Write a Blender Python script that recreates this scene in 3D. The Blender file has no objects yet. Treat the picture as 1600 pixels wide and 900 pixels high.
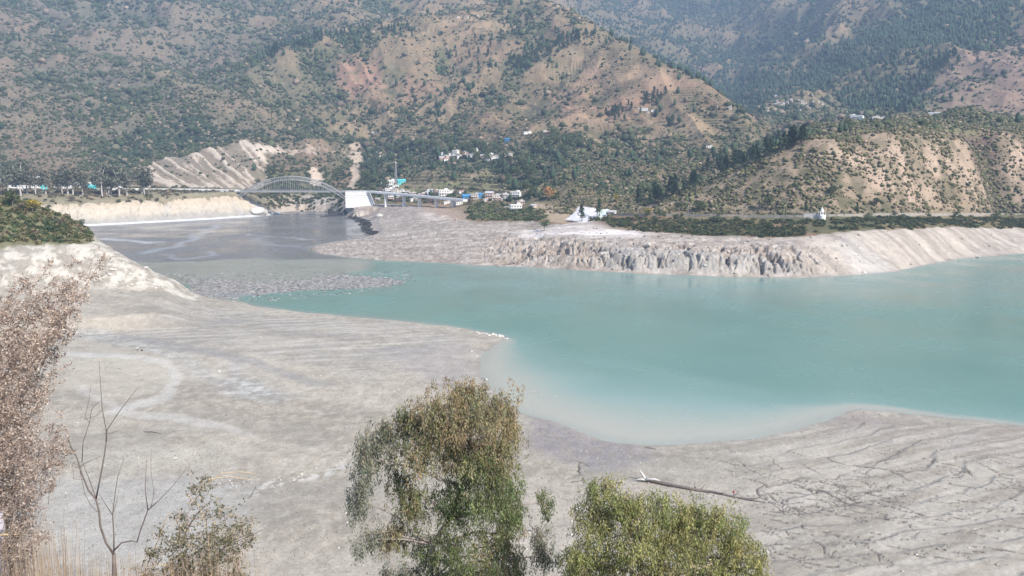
import bpy, math, random, time
import numpy as np
from mathutils import Vector, Matrix
T0 = time.time()
random.seed(7); rng = np.random.default_rng(11)
SC = bpy.context.scene
COL = SC.collection
R_ = math.radians
# ------------------------------------------------------------------ camera, sky, sun, exposure
CAMH = 80.0; FPX = 1256.0; PITCH = R_(9.05)
cam_d = bpy.data.cameras.new('camera'); cam = bpy.data.objects.new('camera', cam_d); COL.objects.link(cam)
cam.location = (0, 0, CAMH); cam.rotation_euler = (R_(90) - PITCH, 0, 0)
cam_d.sensor_width = 36.0; cam_d.lens = 36.0 * FPX / 1600.0
cam_d.clip_start = 0.1; cam_d.clip_end = 30000
SC.camera = cam
SUN_AZ = R_(138)     # direction to the sun, measured from +Y (view direction) towards +X
SUN_EL = R_(40)
W = bpy.data.worlds.new('World'); SC.world = W; W.use_nodes = True
nt = W.node_tree; nt.nodes.clear()
sky = nt.nodes.new('ShaderNodeTexSky'); sky.sky_type = 'NISHITA'; sky.sun_disc = False
sky.sun_elevation = SUN_EL; sky.sun_rotation = SUN_AZ; sky.dust_density = 1.6; sky.altitude = 800
bg = nt.nodes.new('ShaderNodeBackground'); bg.inputs['Strength'].default_value = 0.105
wo = nt.nodes.new('ShaderNodeOutputWorld')
nt.links.new(sky.outputs[0], bg.inputs[0]); nt.links.new(bg.outputs[0], wo.inputs[0])
sun_d = bpy.data.lights.new('sun', 'SUN'); sun_d.energy = 4.6; sun_d.angle = R_(0.53); sun_d.color = (1.0, 0.925, 0.83)
sun = bpy.data.objects.new('sun', sun_d); COL.objects.link(sun)
sdir = Vector((math.sin(SUN_AZ) * math.cos(SUN_EL), math.cos(SUN_AZ) * math.cos(SUN_EL), math.sin(SUN_EL)))
sun.rotation_euler = (-sdir).to_track_quat('-Z', 'Y').to_euler(); sun.location = (50, -50, 200)
SC.view_settings.view_transform = 'Standard'; SC.view_settings.look = 'None'
SC.view_settings.exposure = 1.44; SC.view_settings.gamma = 1.0
SC.render.engine = 'CYCLES'
SC.cycles.max_bounces = 4; SC.cycles.diffuse_bounces = 2; SC.cycles.glossy_bounces = 2
SC.cycles.transparent_max_bounces = 8; SC.cycles.volume_bounces = 0; SC.cycles.use_denoising = True
HAZE_DENSITY = 1.55e-4
HAZE_COLOR = (0.46, 0.66, 1.0)

# ------------------------------------------------------------------ helpers: properties, meshes
def tag(o, label=None, cat=None, group=None, kind=None):
    if label: o['label'] = label
    if cat: o['category'] = cat
    if group: o['group'] = group
    if kind: o['kind'] = kind
    return o
def empty(name, loc, rz=0.0, label=None, cat=None, group=None):
    o = bpy.data.objects.new(name, None); COL.objects.link(o)
    o.location = loc; o.rotation_euler = (0, 0, rz); o.empty_display_size = 0.5
    return tag(o, label, cat, group)
def new_mesh(name, V, F, C=None, smooth=False):
    """V (n,3); F list of arrays (m,3)/(m,4) or list of tuples; C (n,3) colour per vertex"""
    me = bpy.data.meshes.new(name)
    V = np.asarray(V, dtype=np.float32)
    if isinstance(F, np.ndarray): F = [F]
    if len(F) and not isinstance(F[0], np.ndarray):
        me.from_pydata([tuple(v) for v in V.tolist()], [], [tuple(f) for f in F])
    else:
        me.vertices.add(len(V)); me.vertices.foreach_set('co', V.ravel())
        nl = sum(f.size for f in F); npoly = sum(len(f) for f in F)
        me.loops.add(nl); me.polygons.add(npoly)
        me.loops.foreach_set('vertex_index', np.concatenate([f.ravel() for f in F]).astype(np.int32))
        st = []; s = 0
        for f in F:
            st.append(s + np.arange(len(f)) * f.shape[1]); s += f.size
        me.polygons.foreach_set('loop_start', np.concatenate(st).astype(np.int32))
        me.update(calc_edges=True)
    if C is not None:
        a = me.color_attributes.new('Col', 'FLOAT_COLOR', 'POINT')
        c4 = np.ones((len(V), 4), dtype=np.float32); c4[:, :3] = C
        a.data.foreach_set('color', c4.ravel())
    if smooth:
        me.polygons.foreach_set('use_smooth', np.ones(len(me.polygons), dtype=bool))
    return me
def link(name, me, mat=None, parent=None, loc=None):
    o = bpy.data.objects.new(name, me); COL.objects.link(o)
    if mat: me.materials.append(mat)
    if parent: o.parent = parent
    if loc is not None: o.location = loc
    return o
def dup(root, loc, rz=0.0, scale=1.0, name=None):
    r = root.copy(); COL.objects.link(r); r.location = loc; r.rotation_euler = (0, 0, rz)
    r.scale = scale if hasattr(scale, '__len__') else (scale,) * 3
    for ch in root.children:
        c = ch.copy(); COL.objects.link(c); c.parent = r
        for g in ch.children:
            d = g.copy(); COL.objects.link(d); d.parent = c
    return r
class MB:
    """collects simple shapes into one mesh"""
    def __init__(s): s.V = []; s.F = []; s.C = []; s.col = (1, 1, 1)
    def add(s, V, F):
        b = len(s.V); s.V += [tuple(v) for v in V]; s.F += [tuple(i + b for i in f) for f in F]
        s.C += [s.col] * len(V)
    def box(s, c, d, rz=0.0, top=1.0):
        x, y, z = d[0] / 2, d[1] / 2, d[2] / 2; cr, sr = math.cos(rz), math.sin(rz); V = []
        for zz, k in ((-z, 1.0), (z, top)):
            for xx, yy in ((-x, -y), (x, -y), (x, y), (-x, y)):
                xx *= k; yy *= k
                V.append((c[0] + xx * cr - yy * sr, c[1] + xx * sr + yy * cr, c[2] + zz))
        s.add(V, [(0, 3, 2, 1), (4, 5, 6, 7), (0, 1, 5, 4), (1, 2, 6, 5), (2, 3, 7, 6), (3, 0, 4, 7)])
    def tube(s, pts, rad, n=6):
        pts = [Vector(p) for p in pts]
        if not hasattr(rad, '__len__'): rad = [rad] * len(pts)
        V = []; F = []; prev = None
        for i, p in enumerate(pts):
            d = (pts[min(i + 1, len(pts) - 1)] - pts[max(i - 1, 0)])
            if d.length < 1e-9: d = Vector((0, 0, 1))
            d.normalize()
            a = prev if prev is not None else (Vector((1, 0, 0)) if abs(d.x) < .9 else Vector((0, 1, 0)))
            u = (a - d * a.dot(d)); u.normalize(); prev = u; w = d.cross(u)
            for k in range(n):
                t = 2 * math.pi * k / n; V.append(p + (u * math.cos(t) + w * math.sin(t)) * rad[i])
        for i in range(len(pts) - 1):
            for k in range(n):
                k2 = (k + 1) % n; F.append((i * n + k, i * n + k2, (i + 1) * n + k2, (i + 1) * n + k))
        F.append(tuple(range(n - 1, -1, -1))); F.append(tuple(range((len(pts) - 1) * n, len(pts) * n)))
        s.add(V, F)
    def lathe(s, c, prof, n=12):
        V = []; F = []
        for r, z in prof:
            for k in range(n):
                t = 2 * math.pi * k / n; V.append((c[0] + r * math.cos(t), c[1] + r * math.sin(t), c[2] + z))
        for i in range(len(prof) - 1):
            for k in range(n):
                k2 = (k + 1) % n; F.append((i * n + k, i * n + k2, (i + 1) * n + k2, (i + 1) * n + k))
        F.append(tuple(range(n - 1, -1, -1))); F.append(tuple(range((len(prof) - 1) * n, len(prof) * n)))
        s.add(V, F)
    def build(s, name, mat, parent=None, smooth=False):
        return link(name, new_mesh(name, np.array(s.V), s.F, np.array(s.C) if s.C else None, smooth), mat, parent)

# ------------------------------------------------------------------ numpy noise
TAB = rng.random((256, 256)).astype(np.float32)
def vn(x, y, seed=0):
    x = np.asarray(x, dtype=np.float64); y = np.asarray(y, dtype=np.float64)
    xi = np.floor(x); yi = np.floor(y)
    fx = (x - xi).astype(np.float32); fy = (y - yi).astype(np.float32)
    fx = fx * fx * (3 - 2 * fx); fy = fy * fy * (3 - 2 * fy)
    a = (xi.astype(np.int64) + seed * 37); b = (yi.astype(np.int64) + seed * 91)
    a0 = a & 255; a1 = (a + 1) & 255; b0 = b & 255; b1 = (b + 1) & 255
    t00 = TAB[a0, b0]; t10 = TAB[a1, b0]; t01 = TAB[a0, b1]; t11 = TAB[a1, b1]
    u = t00 + (t10 - t00) * fx
    return u + (t01 + (t11 - t01) * fx - u) * fy          # 0..1
def fbm(x, y, octv=4, seed=0, gain=0.5):
    s = 0; a = 1.0; n = 0; c, sn = 0.8, 0.6
    for i in range(octv):
        s = s + a * vn(x, y, seed + i); n += a; a *= gain
        x, y = (x * c - y * sn) * 2.03 + 17.3, (x * sn + y * c) * 2.03 + 5.1
    return s / n
def ridged(x, y, octv=4, seed=0, gain=0.5):
    s = 0; a = 1.0; n = 0; c, sn = 0.8, 0.6
    for i in range(octv):
        v = 1 - np.abs(2 * vn(x, y, seed + i) - 1); s = s + a * v * v; n += a; a *= gain
        x, y = (x * c - y * sn) * 2.03 + 11.3, (x * sn + y * c) * 2.03 + 7.7
    return s / n
def sstep(a, b, x):
    t = np.clip((x - a) / (b - a), 0, 1); return t * t * (3 - 2 * t)
def mix(a, b, t): return a + (b - a) * t

# ------------------------------------------------------------------ the site: surveyed sight lines -> ground profile
CP, SP = math.cos(PITCH), math.sin(PITCH)
def ray(px, py):
    x = (px - 800) / FPX; y = (450 - py) / FPX
    return x, CP + y * SP, y * CP - SP
def az_tan(px, py):
    X, Y, Z = ray(px, py); return math.atan2(X, Y), Z / math.hypot(X, Y)
def at(px, py, R):
    a, t = az_tan(px, py); return (R * math.sin(a), R * math.cos(a), CAMH + R * t)
def on_plane(px, py, z=0.0):
    a, t = az_tan(px, py); R = (z - CAMH) / t; return (R * math.sin(a), R * math.cos(a))

NC = 1500
AZ = np.linspace(R_(-43), R_(43), NC)
def curve(pts, zmode=None):
    """pts: (px, py, R) or (px, 'z', z, R) -> smooth R(az), z(az)"""
    A = []; RR = []; ZZ = []
    for p in pts:
        if p[1] == 'z':
            a, _ = az_tan(p[0], 400); A.append(a); RR.append(p[3]); ZZ.append(p[2])
        else:
            a, t = az_tan(p[0], p[1]); A.append(a); R = p[2]
            if R is None: R = -CAMH / t
            RR.append(R); ZZ.append(CAMH + R * t)
    r = np.interp(AZ, A, RR); z = np.interp(AZ, A, ZZ)
    k = np.ones(9) / 9
    def sm(v):
        for _ in range(2): v = np.convolve(np.pad(v, 4, mode='edge'), k, 'valid')
        return v
    return [sm(r), sm(z)]
def zc(z, R): return [np.full(NC, float(R)), np.full(NC, float(z))]
PXE = 800 + FPX * np.tan(AZ) * 0.985
K = []; ROWS = []
def knot(rows, c): K.append(c); ROWS.append(rows)
knot(30, zc(78.2, 0.8))
knot(60, curve([(-400, 'z', 70.5, 10), (2100, 'z', 70.5, 10)]))
knot(260, curve([(-400, 'z', 16, 100), (0, 'z', 14, 100), (500, 'z', 9, 100), (2100, 'z', 8, 98)]))            # toe of the near slope
knot(210, curve([(-400, 'z', 12, 262), (100, 'z', 10, 262), (500, 'z', 8, 262), (2100, 'z', 8, 262)]))
knot(36, curve([(-400, 470, 440), (0, 463, 455), (150, 457, 462), (250, 456, 468), (300, 'z', 3, 470), (340, 'z', 4, 470), (2100, 'z', 4, 470)]))
knot(40, curve([(-400, 394, 500), (0, 390, 508), (100, 387, 505), (150, 384, 508), (200, 410, 488), (230, 423, 488), (260, 436, 486), (290, 'z', 3.5, 485), (2100, 'z', 4, 485)]))
knot(30, curve([(-400, 300, 600), (0, 309, 592), (60, 316, 582), (100, 332, 564), (135, 352, 548), (150, 368, 538), (160, 379, 528), (200, 393, 518), (230, 406, 512), (260, 423, 506), (290, 444, 502), (310, 'z', 2.5, 500), (2100, 'z', 4, 500)]))
knot(60, curve([(-400, 'z', 4, 700), (0, 'z', 4, 690), (150, 'z', 3, 610), (230, 'z', 3, 565), (300, 'z', 3, 530), (340, 'z', 4, 520), (2100, 'z', 4, 520)]))
FARW = [(-400, 356), (0, 357), (145, 353), (240, 348), (330, 343), (420, 337), (440, 331), (472, 330), (485, 389), (500, 396), (540, 402), (600, 407), (700, 411), (740, 414), (820, 417), (900, 422), (1000, 427), (1130, 432), (1250, 434), (1330, 430), (1400, 424), (1450, 413), (1500, 404), (1600, 396), (2100, 372)]
k2 = curve([(a, b, None) for a, b in FARW]); k2[1][:] = 0.25
knot(46, k2)
offs = [(-400, 26, 24), (0, 26, 24), (150, 28, 25), (330, 30, 28), (375, 34, 30), (395, 36, 26), (425, 22, 6), (472, 12, 2), (486, 10, 1.0), (700, 9, 2.0), (745, 9, 3.5), (820, 10, 6.5), (900, 11, 9), (1000, 12, 12), (1130, 12, 13), (1230, 13, 10), (1320, 16, 6), (1400, 16, 4), (2100, 18, 4)]
px_, do_, dz_ = zip(*offs)
knot(80, [k2[0] + np.interp(PXE, px_, do_), np.interp(PXE, px_, dz_)])
knot(60, curve([(-400, 303, 1180), (150, 303, 1190), (300, 302, 1200), (375, 300, 1225), (400, 306, 1260), (428, 327, 1295), (470, 329, 1275), (490, 329, 1256), (500, 329, 1240), (540, 336, 1165), (600, 335, 1100), (650, 335, 1010), (700, 338, 935), (740, 345, 870), (830, 346, 850), (860, 350, 800), (900, 352, 762), (1000, 361, 702), (1100, 368, 672), (1200, 371, 652), (1250, 370, 652), (1330, 363, 680), (1400, 359, 725), (1500, 354, 818), (1600, 357, 905), (2100, 350, 1020)]))   # where plants start
knot(90, curve([(-400, 297, 1310), (150, 297, 1310), (300, 297, 1320), (400, 300, 1360), (440, 303, 1375), (480, 303, 1385), (505, 304, 1375), (528, 308, 1330), (545, 318, 1200), (600, 318, 1185), (650, 322, 1115), (700, 327, 1045), (740, 331, 960), (800, 331, 935), (850, 335, 880), (900, 337, 830), (960, 339, 795), (1000, 337, 780), (1100, 338, 760), (1250, 340, 742), (1300, 338, 750), (1400, 336, 800), (1500, 336, 888), (1600, 338, 975), (2100, 338, 1100)]))  # road line
knot(90, curve([(-400, 285, 1450), (150, 284, 1450), (300, 280, 1450), (400, 272, 1490), (500, 278, 1500), (540, 285, 1450), (600, 300, 1290), (650, 306, 1220), (700, 309, 1140), (740, 311, 1090), (800, 306, 1070), (850, 300, 1040), (900, 303, 960), (950, 312, 900), (1000, 312, 866), (1050, 302, 862), (1100, 286, 862), (1150, 264, 862), (1200, 240, 862), (1250, 222, 862), (1280, 216, 862), (1400, 207, 900), (1500, 207, 985), (1600, 204, 1110), (2100, 200, 1250)]))
knot(80, curve([(-400, 225, 1700), (0, 232, 1700), (150, 240, 1660), (300, 238, 1620), (400, 230, 1620), (450, 236, 1660), (540, 232, 1680), (600, 242, 1600), (700, 242, 1460), (800, 246, 1350), (850, 256, 1250), (900, 268, 1150), (950, 282, 1070), (1000, 294, 990), (1050, 302, 930), (1100, 294, 930), (1140, 280, 940), (1180, 262, 955), (1215, 232, 1020), (1260, 206, 1180), (1400, 193, 1300), (1600, 192, 1420), (2100, 188, 1500)]))
knot(100, curve([(-400, 120, 2100), (0, 130, 2100), (300, 135, 2000), (500, 130, 2000), (700, 150, 1800), (900, 172, 1560), (1000, 192, 1450), (1100, 203, 1370), (1150, 210, 1330), (1178, 216, 1320), (1195, 215, 1450), (1240, 190, 1650), (1300, 187, 1680), (1400, 186, 1700), (1600, 185, 1740), (2100, 180, 1800)]))
knot(24, curve([(-400, 50, 2450), (0, 60, 2450), (200, 95, 2350), (300, 118, 2200), (400, 93, 2120), (500, 58, 2150), (600, 38, 2200), (700, 20, 2300), (800, 4, 2350), (850, 8, 2280), (900, 24, 2150), (950, 58, 1980), (1000, 86, 1850), (1050, 110, 1740), (1100, 136, 1620), (1140, 160, 1520), (1165, 182, 1440), (1182, 206, 1400), (1200, 178, 1900), (1250, 168, 1900), (1350, 172, 1880), (1440, 160, 1850), (1500, 130, 1950), (1600, 110, 2050), (2100, 80, 2150)]))
knot(60, curve([(-400, 45, 2560), (0, 54, 2560), (200, 92, 2460), (300, 120, 2320), (400, 100, 2300), (500, 70, 2330), (600, 50, 2370), (700, 26, 2450), (800, 20, 2550), (850, 40, 2550), (900, 70, 2500), (950, 100, 2350), (1000, 125, 2200), (1050, 145, 2080), (1100, 165, 1980), (1140, 185, 1860), (1170, 196, 1800), (1200, 170, 2000), (1250, 160, 2000), (1350, 162, 1980), (1440, 150, 1950), (1500, 118, 2060), (1600, 98, 2160), (2100, 70, 2280)]))
knot(130, curve([(-400, -10, 2900), (0, 0, 2900), (400, 18, 2800), (600, 12, 2800), (700, 0, 2900), (800, 0, 3100), (850, 10, 3400), (900, 45, 3500), (950, 72, 3200), (1000, 98, 2950), (1050, 122, 2750), (1100, 145, 2600), (1150, 166, 2450), (1200, 148, 2400), (1300, 130, 2350), (1400, 95, 2350), (1450, 75, 2350), (1600, 30, 2500), (2100, -20, 2600)]))
knot(40, curve([(-400, -110, 3700), (400, -90, 3600), (700, -90, 3700), (850, -80, 4600), (1000, -70, 5200), (1150, -70, 4900), (1300, -80, 4100), (1400, -90, 3700), (1600, -100, 3400), (2100, -110, 3400)]))
knot(0, curve([(-400, -260, 5600), (800, -240, 6200), (1100, -220, 7200), (1600, -260, 5800), (2100, -260, 5600)]))
KR = np.array([k[0] for k in K]); KZ = np.array([k[1] for k in K])
for i in range(1, len(KR)): KR[i] = np.maximum(KR[i], KR[i - 1] + 3)
dR = np.diff(KR, axis=0); S = np.diff(KZ, axis=0) / dR
M = np.zeros_like(KZ)
same = (S[1:] * S[:-1]) > 0
w1 = 2 * dR[1:] + dR[:-1]; w2 = dR[1:] + 2 * dR[:-1]
with np.errstate(divide='ignore', invalid='ignore'):
    hm = (w1 + w2) / (w1 / S[:-1] + w2 / S[1:])
M[1:-1] = np.where(same, np.nan_to_num(hm), 0); M[0] = S[0]; M[-1] = S[-1]
gR = []; gZ = []; gS = []
for k in range(len(KR) - 1):
    n = ROWS[k]; t = (np.arange(n) / n)[:, None]
    if k == 1: t = t ** 1.5
    h = dR[k][None]; 
    gR.append(KR[k] + t * h)
    gZ.append((2*t**3 - 3*t**2 + 1) * KZ[k] + (t**3 - 2*t**2 + t) * h * M[k] + (-2*t**3 + 3*t**2) * KZ[k+1] + (t**3 - t**2) * h * M[k+1])
    gS.append(k + t + 0 * h)
GR = np.vstack(gR + [KR[-1:]]); GZ = np.vstack(gZ + [KZ[-1:]]); GS = np.vstack(gS + [np.full((1, NC), len(KR) - 1.0)])
NR = len(GR)
GX = GR * np.sin(AZ)[None]; GY = GR * np.cos(AZ)[None]
GP = np.broadcast_to(PXE[None], GR.shape)
GA = np.broadcast_to(AZ[None], GR.shape)
print('grid', NR, NC, time.time() - T0)

def pos_hit(px, py, Zg=None):
    """where the sight line through (px,py) meets the ground"""
    Zg = GZ if Zg is None else Zg
    a, t = az_tan(px, py)
    f = (a - AZ[0]) / (AZ[1] - AZ[0]); i = int(np.clip(round(f), 0, NC - 1))
    te = (Zg[:, i] - CAMH) / GR[:, i]; te[:92] = -9
    j = int(np.argmax(te >= t))
    if te[j] < t: j = NR - 1
    j = max(j, 1); t0, t1 = te[j - 1], te[j]
    u = 0 if t1 == t0 or t0 < -8 else float(np.clip((t - t0) / (t1 - t0), 0, 1))
    R = GR[j - 1, i] + u * (GR[j, i] - GR[j - 1, i])
    return (R * math.sin(a), R * math.cos(a), CAMH + R * t)
def ground(x, y):
    a = math.atan2(x, y); r = math.hypot(x, y); f = float(np.clip((a - AZ[0]) / (AZ[1] - AZ[0]), 0, NC - 1.001)); i = int(f); u = f - i
    return float((1 - u) * np.interp(r, GR[:, i], GZ[:, i]) + u * np.interp(r, GR[:, i + 1], GZ[:, i + 1]))

def seg_dist(X, Y, pts, closed=False):
    P = list(pts) + ([pts[0]] if closed else [])
    d = np.full(X.shape, 1e12, dtype=np.float32)
    for (x0, y0), (x1, y1) in zip(P[:-1], P[1:]):
        ex, ey = x1 - x0, y1 - y0; L = ex * ex + ey * ey + 1e-9
        t = np.clip(((X - x0) * ex + (Y - y0) * ey) / L, 0, 1)
        np.minimum(d, (X - x0 - t * ex) ** 2 + (Y - y0 - t * ey) ** 2, out=d)
    return np.sqrt(d)
def inside(X, Y, P):
    r = np.zeros(X.shape, dtype=bool); n = len(P)
    for k in range(n):
        x0, y0 = P[k]; x1, y1 = P[(k + 1) % n]
        if y0 == y1: continue
        c = (y0 > Y) != (y1 > Y)
        r ^= c & (X < (x1 - x0) * (Y - y0) / (y1 - y0) + x0)
    return r
def sdf(X, Y, P):
    d = seg_dist(X, Y, P, True); return np.where(inside(X, Y, P), -d, d)   # negative inside
def region(pts, soft=8.0, warp=0.0, wl=40.0, seed=3, world=False, amp=None):
    """soft 0..1 mask over the ground grid of an area whose outline was sighted at these points"""
    P = pts if world else [pos_hit(a, b)[:2] for a, b in pts]
    xs = [p[0] for p in P]; ys = [p[1] for p in P]; m = soft + warp + 5
    sel = (GX > min(xs) - m) & (GX < max(xs) + m) & (GY > min(ys) - m) & (GY < max(ys) + m)
    out = np.zeros(GX.shape, dtype=np.float32)
    X = GX[sel]; Y = GY[sel]
    if warp:
        X2 = X + (fbm(X / wl, Y / wl, 3, seed) - .5) * 2 * warp; Y2 = Y + (fbm(X / wl + 9, Y / wl, 3, seed + 5) - .5) * 2 * warp
    else: X2, Y2 = X, Y
    out[sel] = 1 - sstep(-soft, soft, sdf(X2, Y2, P))
    return out

# the lake outline on the water plane (z=0)
def polar(px, R):
    a, _ = az_tan(px, 420); return (R * math.sin(a), R * math.cos(a))
NEAR_SHORE = [on_plane(*p) for p in [(2300, 760), (1900, 705), (1750, 685), (1600, 665), (1500, 656), (1400, 644), (1340, 641), (1295, 652), (1240, 672), (1180, 684), (1100, 691), (1010, 696), (950, 688), (900, 672), (850, 655), (800, 640), (765, 605), (745, 575), (758, 548), (790, 530), (782, 524), (750, 519), (720, 512), (640, 502), (560, 495), (480, 488), (435, 483), (400, 478), (360, 468), (320, 462), (296, 457)]]
BACK = [polar(262, 508), polar(230, 562), polar(150, 612), polar(0, 690), polar(-400, 700)]
FAR1 = [on_plane(*p) for p in [(-400, 356), (0, 357), (145, 353), (240, 348), (330, 343), (420, 337), (440, 331), (480, 330), (512, 331), (530, 335), (556, 341), (570, 348), (574, 357), (583, 367), (560, 374), (520, 378), (490, 384), (482, 389), (500, 396), (540, 402), (600, 407), (700, 411), (740, 414), (820, 417), (900, 422), (1000, 427), (1130, 432), (1250, 434), (1330, 430), (1400, 424), (1450, 413), (1500, 404), (1600, 396), (2100, 372)]]
LAKE = NEAR_SHORE + BACK + FAR1
SD = np.full(GX.shape, 60.0, dtype=np.float32)
near = GR < 1600
wx = (fbm(GX[near] / 14, GY[near] / 14, 3, 31) - .5) * 5; wy = (fbm(GX[near] / 14 + 7, GY[near] / 14, 3, 33) - .5) * 5
SD[near] = sdf(GX[near] + wx, GY[near] + wy, LAKE)
SD[GR >= 1600] = 500
farside = GS >= 8                                    # rows beyond the far waterline
spit = farside & (GP > 470) & (GP < 700) & (GR < 1160)
slope = np.where(farside, np.where(spit, mix(0.12, 1.3, sstep(560, 700, GP)), 1.3), mix(1.1, 0.05, sstep(255, 330, GP)))
slope = np.where(~farside, mix(np.full(GX.shape, 0.055), slope, sstep(3.6, 4.1, GS)), slope)
bank = slope * SD
kk = 0.8
hh = np.clip(0.5 + 0.5 * (bank - GZ) / kk, 0, 1)
GZb = np.where(SD < 400, mix(bank, GZ, hh) - kk * hh * (1 - hh), GZ)
GZb = np.maximum(GZb, -12)
GZ = np.where(GS > 2.0, GZb, GZ).astype(np.float64)
print('lake', time.time() - T0)
# ------------------------------------------------------------------ relief of the hills
U = GA * 1500.0; far_m = sstep(11.6, 13.2, GS)
scl = np.clip(GR / 1800, .45, 2.2)
rel = np.zeros(GX.shape)
hs = GR > 700
def add_rel(f, amp, m):
    v = np.zeros(GX.shape); v[hs] = f(GX[hs], GY[hs], GA[hs] * 1500, GR[hs], scl[hs]); rel.__iadd__((v) * amp * m)
crest_keep = 1 - 0.65 * np.exp(-((GS - 15) / .35) ** 2)
add_rel(lambda x, y, u, r, s: ridged(x / 420, y / 420, 4, 1) - .45, 62 * scl, far_m * crest_keep)
add_rel(lambda x, y, u, r, s: ridged((u + .35 * y + 60 * vn(x / 150, y / 150, 4)) / 95, r / 420, 3, 9) - .45, 30 * scl, far_m * crest_keep)
add_rel(lambda x, y, u, r, s: fbm(x / 60, y / 60, 4, 14) - .5, 16 * scl, sstep(11.1, 12.2, GS))
add_rel(lambda x, y, u, r, s: fbm(x / 13, y / 13, 3, 19) - .5, 3.2, sstep(10.1, 11.2, GS))
add_rel(lambda x, y, u, r, s: ridged((x * .8 + y * .5) / 34, (y * .8 - x * .5) / 120, 3, 23) - .45, 4.0, sstep(11.1, 11.6, GS) * (1 - sstep(12.2, 13, GS)) * sstep(950, 1050, GP))
scar0 = region([(180, 296), (215, 262), (255, 245), (310, 232), (384, 210), (440, 222), (450, 240), (420, 250), (420, 298)], soft=25)
ribz = np.zeros(GX.shape); q_ = scar0 > 0
ribz[q_] = ridged((GA[q_] * 1500 + .3 * (GR[q_] - 1450) + 12 * fbm(GX[q_] / 40, GY[q_] / 40, 2, 8)) / 21, GR[q_] / 300, 3, 121, .55) - .5
GZ = GZ + rel * (1 - .85 * scar0) + 9 * ribz * scar0
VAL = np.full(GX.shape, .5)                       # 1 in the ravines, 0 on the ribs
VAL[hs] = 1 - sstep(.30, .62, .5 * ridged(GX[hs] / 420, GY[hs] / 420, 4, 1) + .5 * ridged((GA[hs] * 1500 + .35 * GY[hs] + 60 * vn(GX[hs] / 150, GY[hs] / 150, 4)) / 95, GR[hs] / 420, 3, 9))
# gully cutting the steep face on the right
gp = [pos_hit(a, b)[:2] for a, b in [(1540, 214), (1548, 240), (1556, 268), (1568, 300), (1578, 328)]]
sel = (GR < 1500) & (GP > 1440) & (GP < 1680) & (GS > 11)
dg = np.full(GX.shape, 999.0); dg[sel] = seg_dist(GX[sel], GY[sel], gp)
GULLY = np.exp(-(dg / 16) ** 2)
GZ -= 30 * np.exp(-(dg / 24) ** 2) * sstep(11.0, 11.3, GS)
# second soft gully in the lower hill
# eroded cliff on the far shore: buttresses and notches in the bank
cl = sstep(8.05, 8.5, GS) * (1 - sstep(9.15, 9.6, GS)) * sstep(730, 800, GP) * (1 - sstep(1260, 1330, GP))
c_sel = (cl > 0) | ((GS > 8) & (GS < 10.2))
but = np.zeros(GX.shape)
bu = ridged(GX[c_sel] / 17 + .6 * vn(GX[c_sel] / 9, GY[c_sel] / 9, 3), GY[c_sel] / 42, 4, 41, .6)
but[c_sel] = bu
bu2 = np.zeros(GX.shape); bu2[c_sel] = ridged(GX[c_sel] / 6.5 + vn(GX[c_sel] / 4, GY[c_sel] / 4, 2) * .6, GY[c_sel] / 8, 4, 44, .65)
GZ -= cl * (7.5 * sstep(.5, .85, but) + 4.5 * sstep(.42, .8, bu2)) * np.clip(GZ / 8, 0, 1)
bu3 = np.zeros(GX.shape); bu3[c_sel] = fbm(GX[c_sel] / 2.2, GY[c_sel] / 2.5, 3, 46) - .5
GZ += cl * 2.4 * bu3 * np.clip(GZ / 4, 0, 1)
# notches on the left pale cliff
cl2 = sstep(8.05, 8.5, GS) * (1 - sstep(9.0, 9.3, GS)) * (1 - sstep(400, 440, GP))
GZ -= cl2 * (6 * sstep(.35, .9, but) + 3.5 * sstep(.45, .8, bu2)) * np.clip(GZ / 10, 0, 1)
# muddy shelves between the far waterline and the plants
sh = sstep(8.8, 9.3, GS) * (1 - sstep(10.0, 10.3, GS)) * sstep(480, 520, GP)
v = np.zeros(GX.shape); v[c_sel] = fbm(GX[c_sel] / 38, GY[c_sel] / 9, 4, 51) - .5
GZ += sh * v * 3.4 * np.clip(SD / 14, 0, 1)
v = np.zeros(GX.shape); v[c_sel] = fbm(GX[c_sel] / 6, GY[c_sel] / 3.5, 3, 55) - .5
GZ += (sstep(8.3, 8.9, GS) * (1 - sstep(10.2, 10.6, GS))) * v * 1.5 * np.clip(SD / 8, 0, 1)
# pale spur on the near left: lumpy rock
rk = sstep(3.9, 4.4, GS) * (1 - sstep(7.0, 7.6, GS)) * (1 - sstep(300, 330, GP))
rs = (rk > 0)
v = np.zeros(GX.shape); v[rs] = ridged(GX[rs] / 11, GY[rs] / 11, 4, 61) - .5
GZ += rk * v * 1.9 * np.clip(SD / 8, 0, 1)
# lake bed close by: low undulation
fl = sstep(1.95, 2.15, GS) * (1 - sstep(5.5, 6.5, GS)) * (1 - rk)
fs = fl > 0
dlt = np.zeros(GX.shape)
x, y = GX[fs], GY[fs]
dlt[fs] = (fbm(x / 30, y / 30, 3, 71) - .5) * 1.1 + (fbm(x / 4.5, y / 4.5, 3, 75) - .5) * .28 + (fbm(x / .9, y / 1.3, 2, 77) - .5) * .13
GZ += fl * dlt * np.clip(SD / 6, 0, 1)
# near slope, rough
ns = (GS < 2.1)
v = np.zeros(GX.shape); v[ns] = (fbm(GX[ns] / 6, GY[ns] / 6, 4, 81) - .5)
GZ += v * 2.2 * sstep(.9, 1.2, GS) * (GS < 2.1) * (1 - sstep(1.8, 2.1, GS))

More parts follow.
